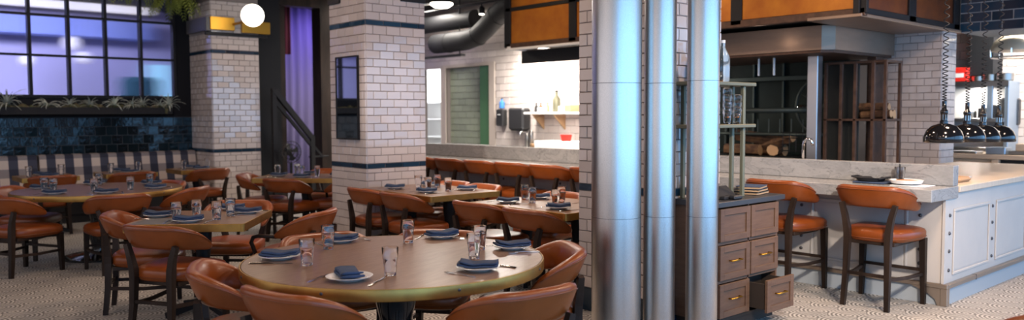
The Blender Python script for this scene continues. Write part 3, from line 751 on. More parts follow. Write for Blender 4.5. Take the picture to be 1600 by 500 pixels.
# wall shelf, dispensers, clutter along that wall
t = thing('wall_shelf', 'white wall shelf on triangular brackets against the bright tiles', 'shelf', (9.592, 9.2, 1.49))
MB().rbox((-.32, -1.0, 0), (0, .95, .035), .004).build('board', 'white_plastic', t)
for y in (.78, .27, -.4): MB().prism([(0, 0), (-.28, 0), (0, -.26)], 'y', y-.012, y+.012).build('bracket', 'ceramic_tan', t)
SHL = ('on the white wall shelf by the dispensers', 'in the middle of the white wall shelf', 'on the white wall shelf close to the pillar')
def bottle(lab, loc, h, r, m_, grp=None, name='bottle', cat='bottle'):
    t = thing(name, lab, cat, loc, 0, grp)
    MB().lathe([(r*.92, 0), (r, .01), (r, h*.6), (r*.4, h*.75), (r*.35, h*.95)], 14).build('body', m_, t, smooth=40)
    MB().lathe([(r*.42, h*.93), (r*.42, h), (.001, h+.001)], 12).build('cap', 'black_matte', t, smooth=40)
    return t
for i, (y, m_, lab) in enumerate(((10.03, 'dark_plastic', 'first dark bottle from the dispensers on the white wall shelf'), (9.92, 'bark', 'second dark bottle from the dispensers on the white wall shelf'), (9.76, 'ceramic_tan', 'brown bottle third along the white wall shelf'))):
    bottle(lab, (9.46, y, 1.525), .16, .032, m_, 'bottles on the wall shelf')
bottle('tall pale green bottle standing in the middle of the white wall shelf', (9.44, 9.52, 1.525), .36, .065, 'shelf_green', 'bottles on the wall shelf')
for i, (y, m_) in enumerate(((9.85, 'white_plastic'), (9.35, 'white_plastic'), (9.2, 'ceramic_tan'))):
    o = MB().rbox((9.32, y-.11, 1.525), (9.56, y+.02, 1.60+.02*i), .01).build('storage_tub', m_); tag(o, ['low white tub in front of the dark bottles on the wall shelf', 'white tub beside the tall green bottle on the wall shelf', 'tan tub at the pillar end of the wall shelf'][i], 'tub', 'tubs on the wall shelf')
t = thing('soap_dispenser', 'black wall-mounted soap dispenser beside the green pass window', 'dispenser', (9.59, 11.02, 1.28))
MB().rbox((-.12, -.10, 0), (0, .10, .30), .02).build('body', 'dark_plastic', t); MB().lathe([(.03, 0), (.03, .01)], 12, (-.125, 0, .2)).build('window', 'white_plastic', t)
t = thing('paper_towel_dispenser', 'dark grey paper towel dispenser on the bright tiled wall', 'dispenser', (9.59, 10.50, 1.22))
MB().rbox((-.2, -.2, 0), (0, .2, .38), .03).build('body', 'dark_plastic', t); MB().rbox((-.17, -.15, -.02), (-.03, .15, 0), .005).build('slot', 'black_matte', t)
bottle('clear squeeze bottle with blue top above the soap dispenser', (9.52, 11.0, 1.60), .18, .05, 'blue_plastic', None)
# sink bench behind the counter
t = thing('sink_bench', 'stainless sink bench against the bright kitchen wall', 'bench', (9.0, 8.3, 0))
MB().rbox((0, 0, .86), (.58, 2.9, .92), .006).build('top', 'steel_plain', t); MB().box((.05, .02, 0), (.56, 2.88, .86)).build('body', 'white_plastic', t)
o = MB().tube([(9.45, 10.25, .92), (9.45, 10.25, 1.12), (9.40, 10.25, 1.18), (9.30, 10.25, 1.18), (9.27, 10.25, 1.12)], .015, 8).build('faucet', 'chrome', smooth=True); tag(o, 'chrome tap over the sink bench at the bright wall', 'tap')
t = thing('red_tub', 'bright red plastic tub on the kitchen bench', 'tub', (9.12, 8.98, 1.06)); MB().lathe([(.10, 0), (.13, .10), (.14, .105), (.12, .105), (.09, .012)], 4).build('body', 'red_plastic', t)
o = MB().rbox((9.0, 8.5, .921), (9.4, 9.6, 1.06), .01).build('prep_box', 'white_plastic'); tag(o, 'white prep box under the red tub on the kitchen bench', 'box')
for i, (y, h) in enumerate(((9.98, .26), (9.88, .30))):
    o = MB().lathe([(.035, 0), (.04, .01), (.04, h*.8), (.03, h), (.001, h)], 12, (9.2, y, .92)).build('metal_canister', 'pan_metal', smooth=40); tag(o, ['shorter steel canister beside the kitchen tap', 'taller steel canister beside the kitchen tap'][i], 'canister', 'canisters on the sink bench')
o = MB().lathe([(.05, 0), (.10, .03), (.11, .08), (.10, .08), (.05, .02)], 16, (9.15, 9.7, .92)).build('bowl', 'ceramic_tan', smooth=40); tag(o, 'tan bowl on the sink bench next to the canisters', 'bowl')
# ducts and ceiling fixtures
t = thing('air_duct', 'black bent ventilation duct rising to the copper soffit', 'duct')
path = [(8.8, 12.02, 2.78), (8.8, 11.6, 2.78), (8.8, 11.1, 2.79), (8.8, 10.8, 2.84), (8.8, 10.55, 2.97), (8.8, 10.3, 3.13), (8.8, 10.0, 3.29), (8.8, 9.5, 3.38), (8.8, 9.0, 3.40)]
MB().tube(path, .175, 18).build('pipe', 'duct', t, smooth=True)
for p, q in ((1, 2), (3, 4), (5, 6), (7, 8)):
    a = Vector(path[p]); b = Vector(path[q]); d = (b-a).normalized()*.02; MB().tube([a-d, a+d], .183, 18).build('joint_ring', 'duct', t, smooth=40)
t = thing('air_duct', 'straight black duct above the bent one near the kitchen door', 'duct')
MB().tube([(8.9, 14.2, 3.16), (8.9, 11.0, 3.16)], .15, 18).build('pipe', 'duct', t, smooth=40); MB().tube([(8.9, 11.04, 3.16), (8.9, 10.98, 3.16)], .16, 18).build('joint_ring', 'duct', t, smooth=40)
t = thing('track_rail', 'thin black steel rail carrying a small spotlight over the kitchen', 'track')
MB().tube([(8.4, 12.6, 3.30), (8.4, 9.0, 3.30)], .018, 6).build('rail', 'black_metal', t); MB().rbox((8.75, 11.2, 2.52), (8.85, 12.5, 2.56), .004).build('duct_shelf', 'black_metal', t)
for y in (12.5, 11.3): MB().tube([(8.8, y, 2.56), (8.8, y, 3.6)], .014, 6).build('hanger', 'black_metal', t)
t = thing('track_spotlight', 'small bright spotlight hanging below the black rail', 'lamp', (8.4, 10.2, 3.12))
MB().lathe([(.035, 0), (.055, .01), (.055, .10), (.03, .13)], 14).build('housing', 'black_metal', t, smooth=40); MB().lathe([(.001, -.004), (.045, -.004), (.045, .004)], 14).build('lens', 'lens_hot', t); MB().tube([(0, 0, .12), (0, 0, .18)], .012, 6).build('stem', 'black_metal', t)
t = thing('pendant_disc', 'glowing oval pendant lamp at the ceiling above the tiled pillar', 'lamp', (8.0, 10.75, 3.30))
MB().lathe([(.001, -.06), (.12, -.05), (.19, 0), (.18, .03), (.001, .04)], 24).build('diffuser', 'lens_hot', t, smooth=True); MB().lathe([(.2, .02), (.14, .09), (.03, .12), (.02, .28)], 20).build('shade', 'black_metal', t, smooth=40)
MB().tube([(0, .05, .03), (-.3, .55, .0)], .018, 8).build('arm', 'paper', t)

# ------------------------------------------------------------------ right-hand kitchen behind the pass
sb = thing('navy_tiled_soffit', 'navy tiled soffit above the heat lamps', 'soffit', (10.6, 1.0, 2.46))
MB().box((0.0, 0, 0), (.9, 2.74, 1.14)).build('core', 'grout_light', sb)
tile_face(sb, (0, 2.74), (0, -1, 0), (-1, 0, 0), 2.74, 0, 1.13, .23, .115, 'tile_navy', limit=300, gap=.009)
m = MB(); m.box((13.0, .6, 0), (13.2, 11.5, 3.6)); m.box((13.2, .6, 0), (19.0, .8, 3.6)); m.box((19.0, -3, 0), (19.2, .8, 3.6)); wr = struct('wall_pass', m, 'grout')
tile_face(wr, (13.0, 4.7), (0, -1, 0), (-1, 0, 0), 3.4, .9, 2.9, .25, .125, 'tile_white', limit=250)
struct('trim_5', bx((12.6, 4.0, 2.02), (13.0, 4.3, 3.6)), 'charcoal_wall')
t = thing('steel_shelf_unit', 'tall steel shelf unit with a bluish end panel behind the heat lamps', 'shelf', (12.5, 3.76, 0))
MB().rbox((0, 0, 0), (.45, .05, 1.93), .004).build('end_panel', 'steel_bluish', t); MB().rbox((0, .95, 0), (.45, 1.0, 1.93), .004).build('end_panel', 'steel_bluish', t)
for z in (.4, .95, 1.36, 1.88): MB().rbox((0, .05, z), (.45, .95, z+.05), .004).build('shelf_board', 'steel_plain', t)
MB().box((.42, .05, 1.0), (.44, .95, 1.88)).build('back_panel', 'white_plastic', t); MB().rbox((-.01, .20, 1.41), (.03, .27, 1.88), .003).build('upright', 'steel_bluish', t)
MB().rbox((-.012, .0, 1.86), (0, 1.0, 1.93), .002).build('front_lip', 'steel_plain', t)
area('shelf_strip_light', (12.62, 4.25, 1.86), .5, 14, WHITE, (0, 0, 0), .05)
for i, (y, r, h) in enumerate(((3.86, .11, .10), (4.05, .10, .09), (4.2, .09, .07))):
    o = MB().lathe([(r*.9, 0), (r, .01), (r, h), (r*1.06, h+.005), (r*.95, h+.004), (r*.93, .02)], 18, (12.65, y, 1.935)).build('sauce_pan', 'pan_metal', smooth=40); tag(o, ['widest steel pan on top of the steel shelf unit', 'middle steel pan on top of the steel shelf unit', 'smallest steel pan next to the red box'][i], 'pan', 'pans on the steel shelf unit')
t = thing('red_box', 'red and white box on top of the steel shelf unit', 'box', (12.6, 4.40, 1.935)); MB().rbox((-.1, -.1, 0), (.1, .08, .20), .006).build('carton', 'red_plastic', t); MB().box((-.102, -.06, .06), (-.1, .05, .12)).build('print_panel', 'paper', t)
for i, (y, m_, r, h) in enumerate(((4.12, 'dark_plastic', .06, .14), (4.28, 'pan_metal', .08, .10), (3.98, 'dark_plastic', .05, .17))):
    o = MB().lathe([(r*.9, 0), (r, .01), (r, h), (r*.5, h+.02)], 14, (12.62, y, 1.41)).build('kitchen_jar', m_, smooth=40); tag(o, ['dark jar in the middle of the bright steel shelf', 'metal jar on the bright steel shelf by the upright', 'tall dark jar at the end panel of the bright shelf'][i], 'jar', 'jars on the steel shelf')
t = thing('prep_table', 'pale wooden prep table with trays behind the blue counter', 'table', (11.3, 1.9, 0))
MB().rbox((0, 0, .90), (.75, 2.5, .96), .006).build('top', 'pale_wood', t)
for y in (.0, .80, 1.6, 2.42): MB().rbox((.02, y, 0), (.10, y+.08, .90), .004).build('post', 'pale_wood', t)
MB().rbox((.02, .05, .50), (.74, 2.45, .54), .004).build('lower_shelf', 'pale_wood', t); MB().rbox((.06, 1.68, .54), (.08, 2.42, .90), .003).build('panel', 'pale_wood', t); MB().box((.70, .0, .0), (.74, 2.5, .9)).build('back', 'grey_plastic', t)
for i, (y, w, h, m_) in enumerate(((3.55, .16, .09, 'steel_bluish'), (3.25, .22, .05, 'pan_metal'), (3.95, .26, .03, 'steel_plain'), (2.9, .16, .14, 'dark_plastic'), (3.22, .15, .09, 'pale_wood'))):
    z0 = .96 if i < 4 else 1.011
    o = MB().rbox((11.36, y-w*.7, z0), (11.62, y+w*.7, z0+h), .008).build('food_tray', m_); tag(o, ['bluish steel container on the pale prep table', 'shallow dark tray on the pale prep table', 'wide flat tray near the kitchen pillar on the prep table', 'tall dark bin on the prep table at the picture edge', 'wooden box sitting on the shallow dark tray'][i], 'tray', 'trays on the prep table')
bottle('blue drum under the pale prep table', (11.5, 2.62, .541), .30, .10, 'blue_plastic', None, 'drum', 'drum')
t = thing('towel_dispenser', 'dark towel dispenser on the tiles beside the steel shelf', 'dispenser', (12.99, 3.86, 1.30)); MB().rbox((-.15, -.12, 0), (0, .12, .40), .03).build('body', 'dark_plastic', t); MB().rbox((-.152, -.05, .08), (-.15, .05, .2), .0005).build('panel', 'grey_plastic', t)
t = thing('steel_kettle', 'round steel kettle on the prep table beyond the last heat lamp', 'kettle', (11.75, 3.12, .96)); MB().lathe([(.10, 0), (.13, .03), (.13, .10), (.07, .16), (.03, .17), (.02, .2), (.001, .205)], 18).build('body', 'chrome', t, smooth=True); MB().tube(arc((0, 0, .15), .1, 20, 160, 10), .008, 6).build('handle', 'black_matte', t)
# caged dome pendant
t = thing('dome_pendant', 'big pale metal dome pendant with wire cage at the picture edge', 'lamp', (11.75, 3.42, 2.30))
MB().lathe([(.33, -.02), (.335, .0), (.30, .10), (.20, .18), (.10, .22), (.07, .24), (.07, .33), (.03, .36), (.001, .37)], 28).build('shade', 'pale_metal', t, smooth=40)
MB().lathe([(.31, -.01), (.28, .09), (.15, .17), (.001, .18)], 24, cap=False).build('inner', 'white_plastic', t, smooth=True)
MB().tube(arc((0, 0, -.10), .33, 0, 345, 23, 'xy'), .009, 6, closed=True).build('cage_ring', 'chrome', t)
for k in range(6): MB().tube([(.33*math.cos(k*1.047), .33*math.sin(k*1.047), -.10), (.335*math.cos(k*1.047), .335*math.sin(k*1.047), .0)], .007, 5).build('cage_wire', 'chrome', t)
MB().tube([(0, 0, .36), (0, 0, 1.29)], .012, 6).build('rod', 'black_metal', t); MB().lathe([(.001, .0), (.07, .03), (.07, .08), (.03, .14)], 14).build('bulb', 'lens_hot', t, smooth=True)

# ------------------------------------------------------------------ bar counter and its end wing
t = thing('bar_counter', 'pale grey panelled bar counter with bolts and steel foot rail', 'counter')
MB().box((6.575, 2.40, .16), (6.78, 10.6, .83)).build('body', 'paint', t)
MB().box((6.575, 2.375, 0), (6.78, 10.6, .16)).build('plinth', 'paint_plinth', t)
MB().rbox((6.545, 2.345, .135), (6.60, 10.6, .172), .006).build('foot_rail', 'rail_steel', t)
MB().rbox((6.548, 2.348, .0), (6.60, 2.40, .14), .004).build('corner_guard', 'rail_steel', t)
MB().prism([(2.40, .135), (2.62, .135), (2.50, .09), (2.44, .05), (2.42, .0), (2.40, .0)], 'x', 6.553, 6.575).build('corner_bracket', 'rail_steel', t)
MB().box((6.56, 2.38, .16), (6.78, 2.40, .83)).build('end_board', 'paint', t)
def moulding_x(t, y0, y1, z0, z1, x, w=.022, d=.012):
    """raised frame on a face looking to -X"""
    for lo, hi in (((x-d, y0, z0), (x, y1, z0+w)), ((x-d, y0, z1-w), (x, y1, z1)), ((x-d, y0, z0+w), (x, y0+w, z1-w)), ((x-d, y1-w, z0+w), (x, y1, z1-w))):
        MB().rbox(lo, hi, .004).build('moulding', 'paint', t)
    MB().rbox((x-.004, y0+w+.012, z0+w+.012), (x, y1-w-.012, z1-w-.012), .003).build('panel', 'paint', t)
def moulding_y(t, x0, x1, z0, z1, y, w=.022, d=.012):
    for lo, hi in (((x0, y-d, z0), (x1, y, z0+w)), ((x0, y-d, z1-w), (x1, y, z1)), ((x0, y-d, z0+w), (x0+w, y, z1-w)), ((x1-w, y-d, z0+w), (x1, y, z1-w))):
        MB().rbox(lo, hi, .004).build('moulding', 'paint', t)
    MB().rbox((x0+w+.012, y-.004, z0+w+.012), (x1-w-.012, y, z1-w-.012), .003).build('panel', 'paint', t)
BOLT = MB().lathe([(.0145, 0), (.014, .006), (.008, .011), (.001, .012)], 10).mesh('bolt', 'bolt', True)
def bolt(t, p, rot):
    o = link('bolt', BOLT, t, p); o.rotation_euler = rot
y = 2.66
while y < 10.2:
    moulding_x(t, y, y+.82, .235, .765, 6.575)
    for z in (.31, .42, .55, .69): bolt(t, (6.575, y-.09, z), (0, R(-90), 0))
    y += 1.0
t2 = thing('counter_wing', 'pale blue-grey panelled end of the counter with bolt heads', 'counter')
MB().box((6.78, 2.38, .16), (10.1, 3.3, .87)).build('body', 'paint', t2); MB().box((6.78, 2.375, 0), (10.1, 3.3, .16)).build('plinth', 'paint_plinth', t2)
MB().rbox((6.60, 2.345, .135), (10.1, 2.40, .172), .006).build('foot_rail', 'rail_steel', t2)
for x0, x1 in ((6.72, 7.51), (7.67, 8.46), (8.62, 9.41)): moulding_y(t2, x0, x1, .225, .745, 2.38)
for x in (6.645, 7.59, 8.54):
    for z in (.27, .42, .56, .70): bolt(t2, (x, 2.38, z), (R(90), 0, 0))
for k in (7.15, 8.9): MB().rbox((k, 2.343, .133), (k+.006, 2.402, .174), .001).build('rail_joint', 'bolt', t2)
t = thing('marble_bar_top', 'grey marble bar top with an upstand running along the kitchen', 'worktop')
MB().rbox((6.235, 2.36, .83), (6.76, 10.6, .925), .005).build('slab', 'marble', t); MB().rbox((6.66, 2.365, .926), (6.76, 10.6, 1.086), .004).build('upstand', 'marble', t)
o = MB().rbox((6.762, 2.35, .872), (10.1, 3.55, .922), .005).build('wooden_worktop', 'butcher_block'); tag(o, 'pale wooden worktop of the pass under the heat lamps', 'worktop')
# things on the bar
t = thing('iron_skillet', 'black cast iron dish with side handles on the marble bar', 'pan', (6.56, 2.96, .9395))
MB().lathe([(.09, 0), (.105, .006), (.115, .028), (.118, .03), (.11, .03), (.098, .01), (.001, .008)], 24).build('dish', 'black_matte', t, smooth=40)
for sg in (-1, 1): MB().tube([(sg*.02-.06, sg*.10, .025), (-.05, sg*.135, .034), (.05, sg*.135, .034), (.06, sg*.10, .025)], .008, 6).build('handle', 'black_matte', t)
o = MB().rbox((6.44, 2.80, .926), (6.64, 3.06, .939), .006).build('folded_cloth', 'napkin'); tag(o, 'dark blue folded cloth under the black iron dish on the bar', 'napkin')
t = thing('serving_bowl', 'shallow stoneware bowl of food on the marble bar end', 'bowl', (6.52, 2.66, .932))
MB().lathe([(.06, 0), (.11, .01), (.125, .035), (.118, .037), (.10, .016), (.001, .012)], 28).build('bowl', 'porcelain', t, smooth=40); MB().lathe([(.102, .018), (.09, .03), (.05, .036), (.001, .034)], 20).build('food', 'food', t, smooth=True)
o = MB().rbox((6.40, 2.48, .926), (6.62, 2.74, .930), .001).build('menu_sheet', 'paper'); tag(o, 'white paper sheet under the stoneware bowl', 'paper')
# things on the pass
t = thing('white_platter', 'white platter of plates on the wooden pass', 'plate', (7.15, 2.75, .923)); MB().lathe([(.10, 0), (.20, .02), (.205, .024), (.19, .024), (.10, .008), (.001, .008)], 28).build('dish', 'porcelain', t, smooth=40)
o = MB().lathe([(.07, 0), (.13, .05), (.135, .055), (.125, .055), (.001, .02)], 24, (7.12, 2.74, .948)).build('white_bowl', 'porcelain', smooth=40); tag(o, 'white bowl stacked on the platter of the wooden pass', 'bowl')
o = MB().rbox((7.05, 2.45, .923), (7.3, 2.6, .965), .03).build('bread_roll', 'ceramic_tan'); tag(o, 'brown bread piece in front of the white platter', 'bread')
o = MB().rbox((7.35, 2.60, .923), (7.75, 2.95, .932), .002).build('towel', 'paper'); tag(o, 'white folded towel on the wooden pass', 'towel')
# tap standing behind the upstand
o = MB().tube([(7.6, 4.12, .9), (7.6, 4.12, 1.18), (7.6, 4.10, 1.225), (7.6, 4.07, 1.235), (7.6, 4.04, 1.225), (7.6, 4.02, 1.17)], .015, 10).build('bar_tap', 'chrome', smooth=True); tag(o, 'curved chrome tap behind the marble upstand before the hearth', 'tap')
t = thing('kitchen_line', 'steel preparation line behind the marble upstand', 'counter', (7.3, 3.8, 0)); MB().rbox((0, 0, .86), (.6, 4.0, .90), .005).build('top', 'steel_plain', t); MB().box((.03, .03, 0), (.57, 3.97, .86)).build('body', 'stainless', t)

# heat lamps
def heat_lamp(lab, x, y, zb, rz):
    t = thing('heat_lamp', lab, 'lamp', (x, y, zb), rz, 'heat lamps over the pass')
    MB().lathe([(.142, 0), (.150, .004), (.148, .05), (.130, .098), (.095, .135), (.05, .152), (.032, .156)], 32, cap=False).build('shade', 'black_gloss', t, smooth=True)
    MB().lathe([(.138, .004), (.125, .09), (.09, .125), (.03, .14)], 24, cap=False).build('reflector', 'white_plastic', t, smooth=True)
    MB().lathe([(.032, .153), (.032, .175), (.026, .18), (.026, .235), (.030, .24), (.030, .26), (.018, .275), (.018, .34)], 16).build('socket', 'black_gloss', t, smooth=40)
    for k in range(8): MB().rbox((.024*math.cos(k*.785)-.004, .024*math.sin(k*.785)-.004, .185), (.024*math.cos(k*.785)+.004, .024*math.sin(k*.785)+.004, .23), .001).build('fin', 'pan_metal', t)
    pts = []; zt = 3.6-zb; z = .33; a = 0
    while z < zt:
        s_ = (z-.33)/(zt-.33); pitch = .018+.075*min(1, s_*1.9)
        rr = .019*(1 if z > .45 else .75)
        pts.append((rr*math.cos(a), rr*math.sin(a), z)); a += math.pi/5; z += pitch/10
    MB().tube(pts, .0045, 5).build('coiled_cord', 'black_matte', t, smooth=True)
    MB().lathe([(.03, .04), (.045, .075), (.03, .12), (.02, .15)], 14).build('bulb', 'globe_dim', t, smooth=True)
for i, (x, y, zb) in enumerate(((7.04, 2.585, 1.25), (7.62, 2.61, 1.24), (8.11, 2.645, 1.225), (8.61, 2.67, 1.215))):
    heat_lamp(['first and biggest black heat lamp on a coiled cord before the pillar', 'second black heat lamp in the row over the pass', 'third black heat lamp in the row over the pass', 'last black heat lamp in the row, farthest along the pass'][i], x, y, zb, i*.7)

# ------------------------------------------------------------------ steel columns
def steel_column(lab, x, y, r, seams):
    t = thing('steel_column', lab, 'column', (x, y, 0), 0, 'brushed steel columns')
    zz = [0]+seams+[3.6]
    for a, b in zip(zz, zz[1:]): MB().tube([(0, 0, a), (0, 0, b-.003)], r, 56).build('pipe_section', 'steel_pipe', t, smooth=40)
    for z in seams: MB().tube([(0, 0, z-.004), (0, 0, z+.001)], r-.002, 48).build('seam', 'steel_seam', t, smooth=40)
    MB().tube([(0, 0, 0), (0, 0, .02)], r+.012, 40).build('base_ring', 'steel_plain', t, smooth=40)
steel_column('thickest brushed steel column, next to the tiled pillar edge', 3.79, 3.295, .1535, [.86, 1.685])
steel_column('middle thinner brushed steel column of the three', 4.015, 3.135, .0985, [.86, 1.685])
steel_column('brushed steel column standing against the drawer cabinet', 4.205, 2.95, .0985, [.86, 1.70])

# ------------------------------------------------------------------ service station
t = thing('service_station', 'brown wooden service cabinet with six fronts and one open drawer', 'cabinet', (4.6, 3.10, 0))
MB().box((.02, .03, 0), (.76, .36, .07)).build('plinth', 'station_inside', t)
m = MB(); m.box((0, .012, .07), (.018, .36, .86)); m.build('side_panel', 'station_wood', t)
MB().box((.762, .012, .07), (.78, .36, .86)).build('side_panel', 'station_wood', t)
MB().box((.018, .34, .07), (.762, .36, .86)).build('back_panel', 'station_inside', t); MB().box((.018, .012, .07), (.762, .34, .09)).build('floor_board', 'station_inside', t)
MB().box((.385, .012, .09), (.40, .34, .86)).build('divider', 'station_wood', t)
for z in (.335, .60): MB().box((.018, .012, z), (.762, .34, z+.02)).build('rail', 'station_wood', t)
MB().rbox((-.025, -.02, .862), (.83, .355, .90), .004).build('top', 'station_top', t)
def front(t, x0, x1, z0, z1, handle, y=0, label=None, box=False):
    g = link('drawer' if handle else 'door', MB().rbox((x0, 0, z0), (x1, .012, z1), .002).mesh('front', 'station_wood'), t, (0, y, 0))
    w = .045
    for lo, hi in (((x0, -.010, z0), (x0+w, 0, z1)), ((x1-w, -.010, z0), (x1, 0, z1)), ((x0+w, -.010, z0), (x1-w, 0, z0+w)), ((x0+w, -.010, z1-w), (x1-w, 0, z1))):
        MB().rbox(lo, hi, .002).build('frame_strip', 'station_wood', g)
    if handle:
        cx, cz = (x0+x1)/2, (z0+z1)/2+.01
        MB().tube([(cx-.06, -.002, cz), (cx-.06, -.028, cz), (cx+.06, -.028, cz), (cx+.06, -.002, cz)], .0055, 8).build('handle', 'gold', g, smooth=True)
    if box:
        for lo, hi in (((x0+.01, .012, z0+.02), (x0+.022, .25, z1-.03)), ((x1-.022, .012, z0+.02), (x1-.01, .25, z1-.03)), ((x0+.022, .012, z0+.02), (x1-.022, .25, z0+.03)), ((x0+.022, .24, z0+.03), (x1-.022, .25, z1-.03))):
            MB().box(lo, hi).build('tray_board', 'station_inside', g)
    if label: g['label'] = label
for z0, z1, h in ((.625, .85, False), (.36, .595, True), (.10, .33, True)):
    front(t, .022, .383, z0, z1, h)
    if z0 != .10: front(t, .402, .758, z0, z1, h)
front(t, .402, .758, .10, .33, True, -.13, 'bottom drawer pulled open', True)
# green metal shelf over it
t = thing('glass_shelf_rack', 'olive green metal rack with two shelves above the service cabinet', 'shelf', (4.5, 3.18, .90))
for x, y in ((.56, .03), (.56, .12), (.14, .24), (.14, .03)): MB().rbox((x-.014, y-.014, 0), (x+.014, y+.014, .79), .003).build('post', 'shelf_green', t)
for z in (.495, .79): MB().rbox((.0, -.01, z), (.67, .25, z+.025), .004).build('shelf_board', 'shelf_green', t)
for i, (x, y, lab) in enumerate(((4.845, 3.24, 'clear blue-tinted glass bottle on the green rack by the steel column'), (4.77, 3.36, 'second clear bottle behind the first on the green rack'), (4.62, 3.30, 'clear bottle on the green rack seen between two steel columns'))):
    t = thing('water_bottle', lab, 'bottle', (x, y, 1.716), 0, 'bottles on the green rack')
    MB().lathe([(.046, 0), (.05, .008), (.05, .17), (.018, .235), (.016, .275)], 20).build('body', 'bottle_glass', t, smooth=40); MB().lathe([(.017, .27), (.017, .29), (.001, .291)], 12).build('stopper', 'paper', t)

# tumblers
def tumbler_mesh():
    prof = [(.001, 0), (.027, 0), (.0285, .004), (.0345, .078), (.0375, .082), (.0405, .134), (.0395, .136), (.0380, .133), (.0352, .086), (.0325, .078), (.0265, .014), (.001, .012)]
    return MB().lathe(prof, 20, cap=False).mesh('tumbler', 'glass', 50)
TUMBLER = tumbler_mesh()
def tumbler(x, y, z, lab, grp, s=1):
    o = link('water_tumbler', TUMBLER, None, (x, y, z), random.random()*6); o.scale = (s, s, s)
    return tag(o, lab, 'glass', grp)
nth = ['bottom', 'second', 'third', 'top', 'fifth']
for x, y, n, lab in ((4.895, 3.23, 4, 'tall stack on the green rack'), (4.995, 3.215, 3, 'short stack at the rack post'), (4.60, 3.32, 4, 'stack seen between the steel columns')):
    for k in range(n): tumbler(x, y, 1.421+k*.046, '%s glass tumbler of the %s' % ('top' if k == n-1 else nth[k], lab), 'stacked tumblers on the green rack', .86)
# things on the station top
t = thing('menu_stand', 'black slanted menu holder on the service cabinet', 'menu holder', (4.86, 3.20, .90), R(8))
MB().prism([(0, .0), (.09, .075), (.10, .075), (.12, 0)], 'x', -.14, .17).build('cover', 'black_matte', t); MB().rbox((-.12, -.04, 0), (.06, .0, .025), .006).build('tray', 'black_matte', t)
o = MB().rbox((4.80, 3.10, .901), (4.90, 3.15, .93), .008).build('card_reader', 'dark_plastic'); tag(o, 'small black card reader in front of the menu holder', 'card reader')
for i in range(3):
    t = thing('menu_book', ['bottom dark menu book of the stack beside the stools', 'middle dark menu book of the stack beside the stools', 'top dark blue menu book of the stack beside the stools'][i], 'menu', (5.26, 3.26, .901+i*.021), R(10+4*i), 'menu books on the cabinet')
    MB().rbox((-.11, -.09, 0), (.13, .09, .003), .001).build('cover', 'black_matte' if i < 2 else 'napkin', t); MB().rbox((-.11, -.09, .017), (.13, .09, .020), .001).build('cover', 'black_matte' if i < 2 else 'napkin', t); MB().rbox((-.105, -.086, .003), (.126, .086, .017), .001).build('pages', 'ceramic_tan', t)
tumbler(6.60, 2.745, .926, 'clear glass holding straws on the marble bar end', None)
for i in range(3):
    o = MB().tube([(6.60+.004*i, 2.745, .945), (6.595+.012*i, 2.74+.01*i, 1.085)], .0018, 6).build('straw', 'black_matte'); tag(o, ['first black straw standing in the bar glass', 'second black straw standing in the bar glass', 'third black straw standing in the bar glass'][i], 'straw', 'straws in the bar glass')

# ------------------------------------------------------------------ chairs and stools
def pad_plan(ph):
    """squarish U seen from above, and its outward normal"""
    def P(a): return Vector((.258*math.copysign(abs(math.sin(a))**.64, a), -.245*math.copysign(abs(math.cos(a))**.64, math.cos(a)), 0))
    t = (P(ph+.02)-P(ph-.02)); n = Vector((t.y, -t.x, 0)).normalized(); p = P(ph)
    return p.x, p.y, n
PH = [R(96)*i/400 for i in range(401)]; PS = [0]
for i in range(400): PS.append(PS[-1]+math.hypot(pad_plan(PH[i+1])[0]-pad_plan(PH[i])[0], pad_plan(PH[i+1])[1]-pad_plan(PH[i])[1]))
def pad_angle(t):
    s_ = abs(t)*PS[-1]; i = 0
    while i < 399 and PS[i+1] < s_: i += 1
    return math.copysign(PH[i]+(PH[i+1]-PH[i])*max(0, min(1, (s_-PS[i])/max(1e-9, PS[i+1]-PS[i]))), t)
def pad_mesh(zb, zt):
    rg = []; Nn = 60; M = 16
    for i in range(Nn+1):
        t = -1+2*i/Nn; a = abs(t); ph = pad_angle(t)
        cx, cy, n = pad_plan(ph)
        k = max(0, (a-.36)/.64)**1.5; bot = zb-.036*k; top = zt-k*(zt-zb-.004)
        e = 1 if a < .86 else max(.06, math.sqrt(max(0, 1-((a-.86)/.14)**2)))
        hh = (top-bot)/2; zc = (top+bot)/2; th = .034*(1-.25*k)
        ring = []
        for j in range(M):
            s = 2*math.pi*j/M; c, q = math.cos(s), math.sin(s)
            ww = math.copysign(abs(c)**.75, c); zz = math.copysign(abs(q)**.62, q)
            w = th*ww*(1+.22*zz)*e; z = zc+hh*zz*e
            off = .030*(zz*hh/.09)*(1-.5*k)
            ring.append(Vector((cx, cy, z))+n*(w+off))
        rg.append(ring)
    return MB().rings(rg)
def piping_path(zb, zt, zrel):
    pts = []
    for i in range(41):
        t = -.9+1.8*i/40; a = abs(t); ph = pad_angle(t)
        cx, cy, n = pad_plan(ph)
        k = max(0, (a-.36)/.64)**1.5; bot = zb-.036*k; top = zt-k*(zt-zb-.004); hh = (top-bot)/2; zc = (top+bot)/2; th = .034*(1-.25*k)
        pts.append(Vector((cx, cy, zc+hh*zrel))+n*(th*(1+.22*zrel)*.93+.030*(zrel*hh/.09)*(1-.5*k)))
    return pts
def seat_mesh(z0, h):
    rg = []
    for zz, s in ((0, .86), (.012, .95), (.035, 1.0), (.075, 1.0), (.094, .965), (.106, .88), (.113, .72), (.117, .4), (.118, .05)):
        ring = []
        for j in range(40):
            a = 2*math.pi*j/40; c, q = math.cos(a), math.sin(a)
            y = .255*math.copysign(abs(q)**.55, q)+.030; x = .252*math.copysign(abs(c)**.55, c)*(1+.15*(y/.255))
            ring.append((x*s, y*s, z0+zz*h/.118))
        rg.append(ring)
    return MB().rings(rg)
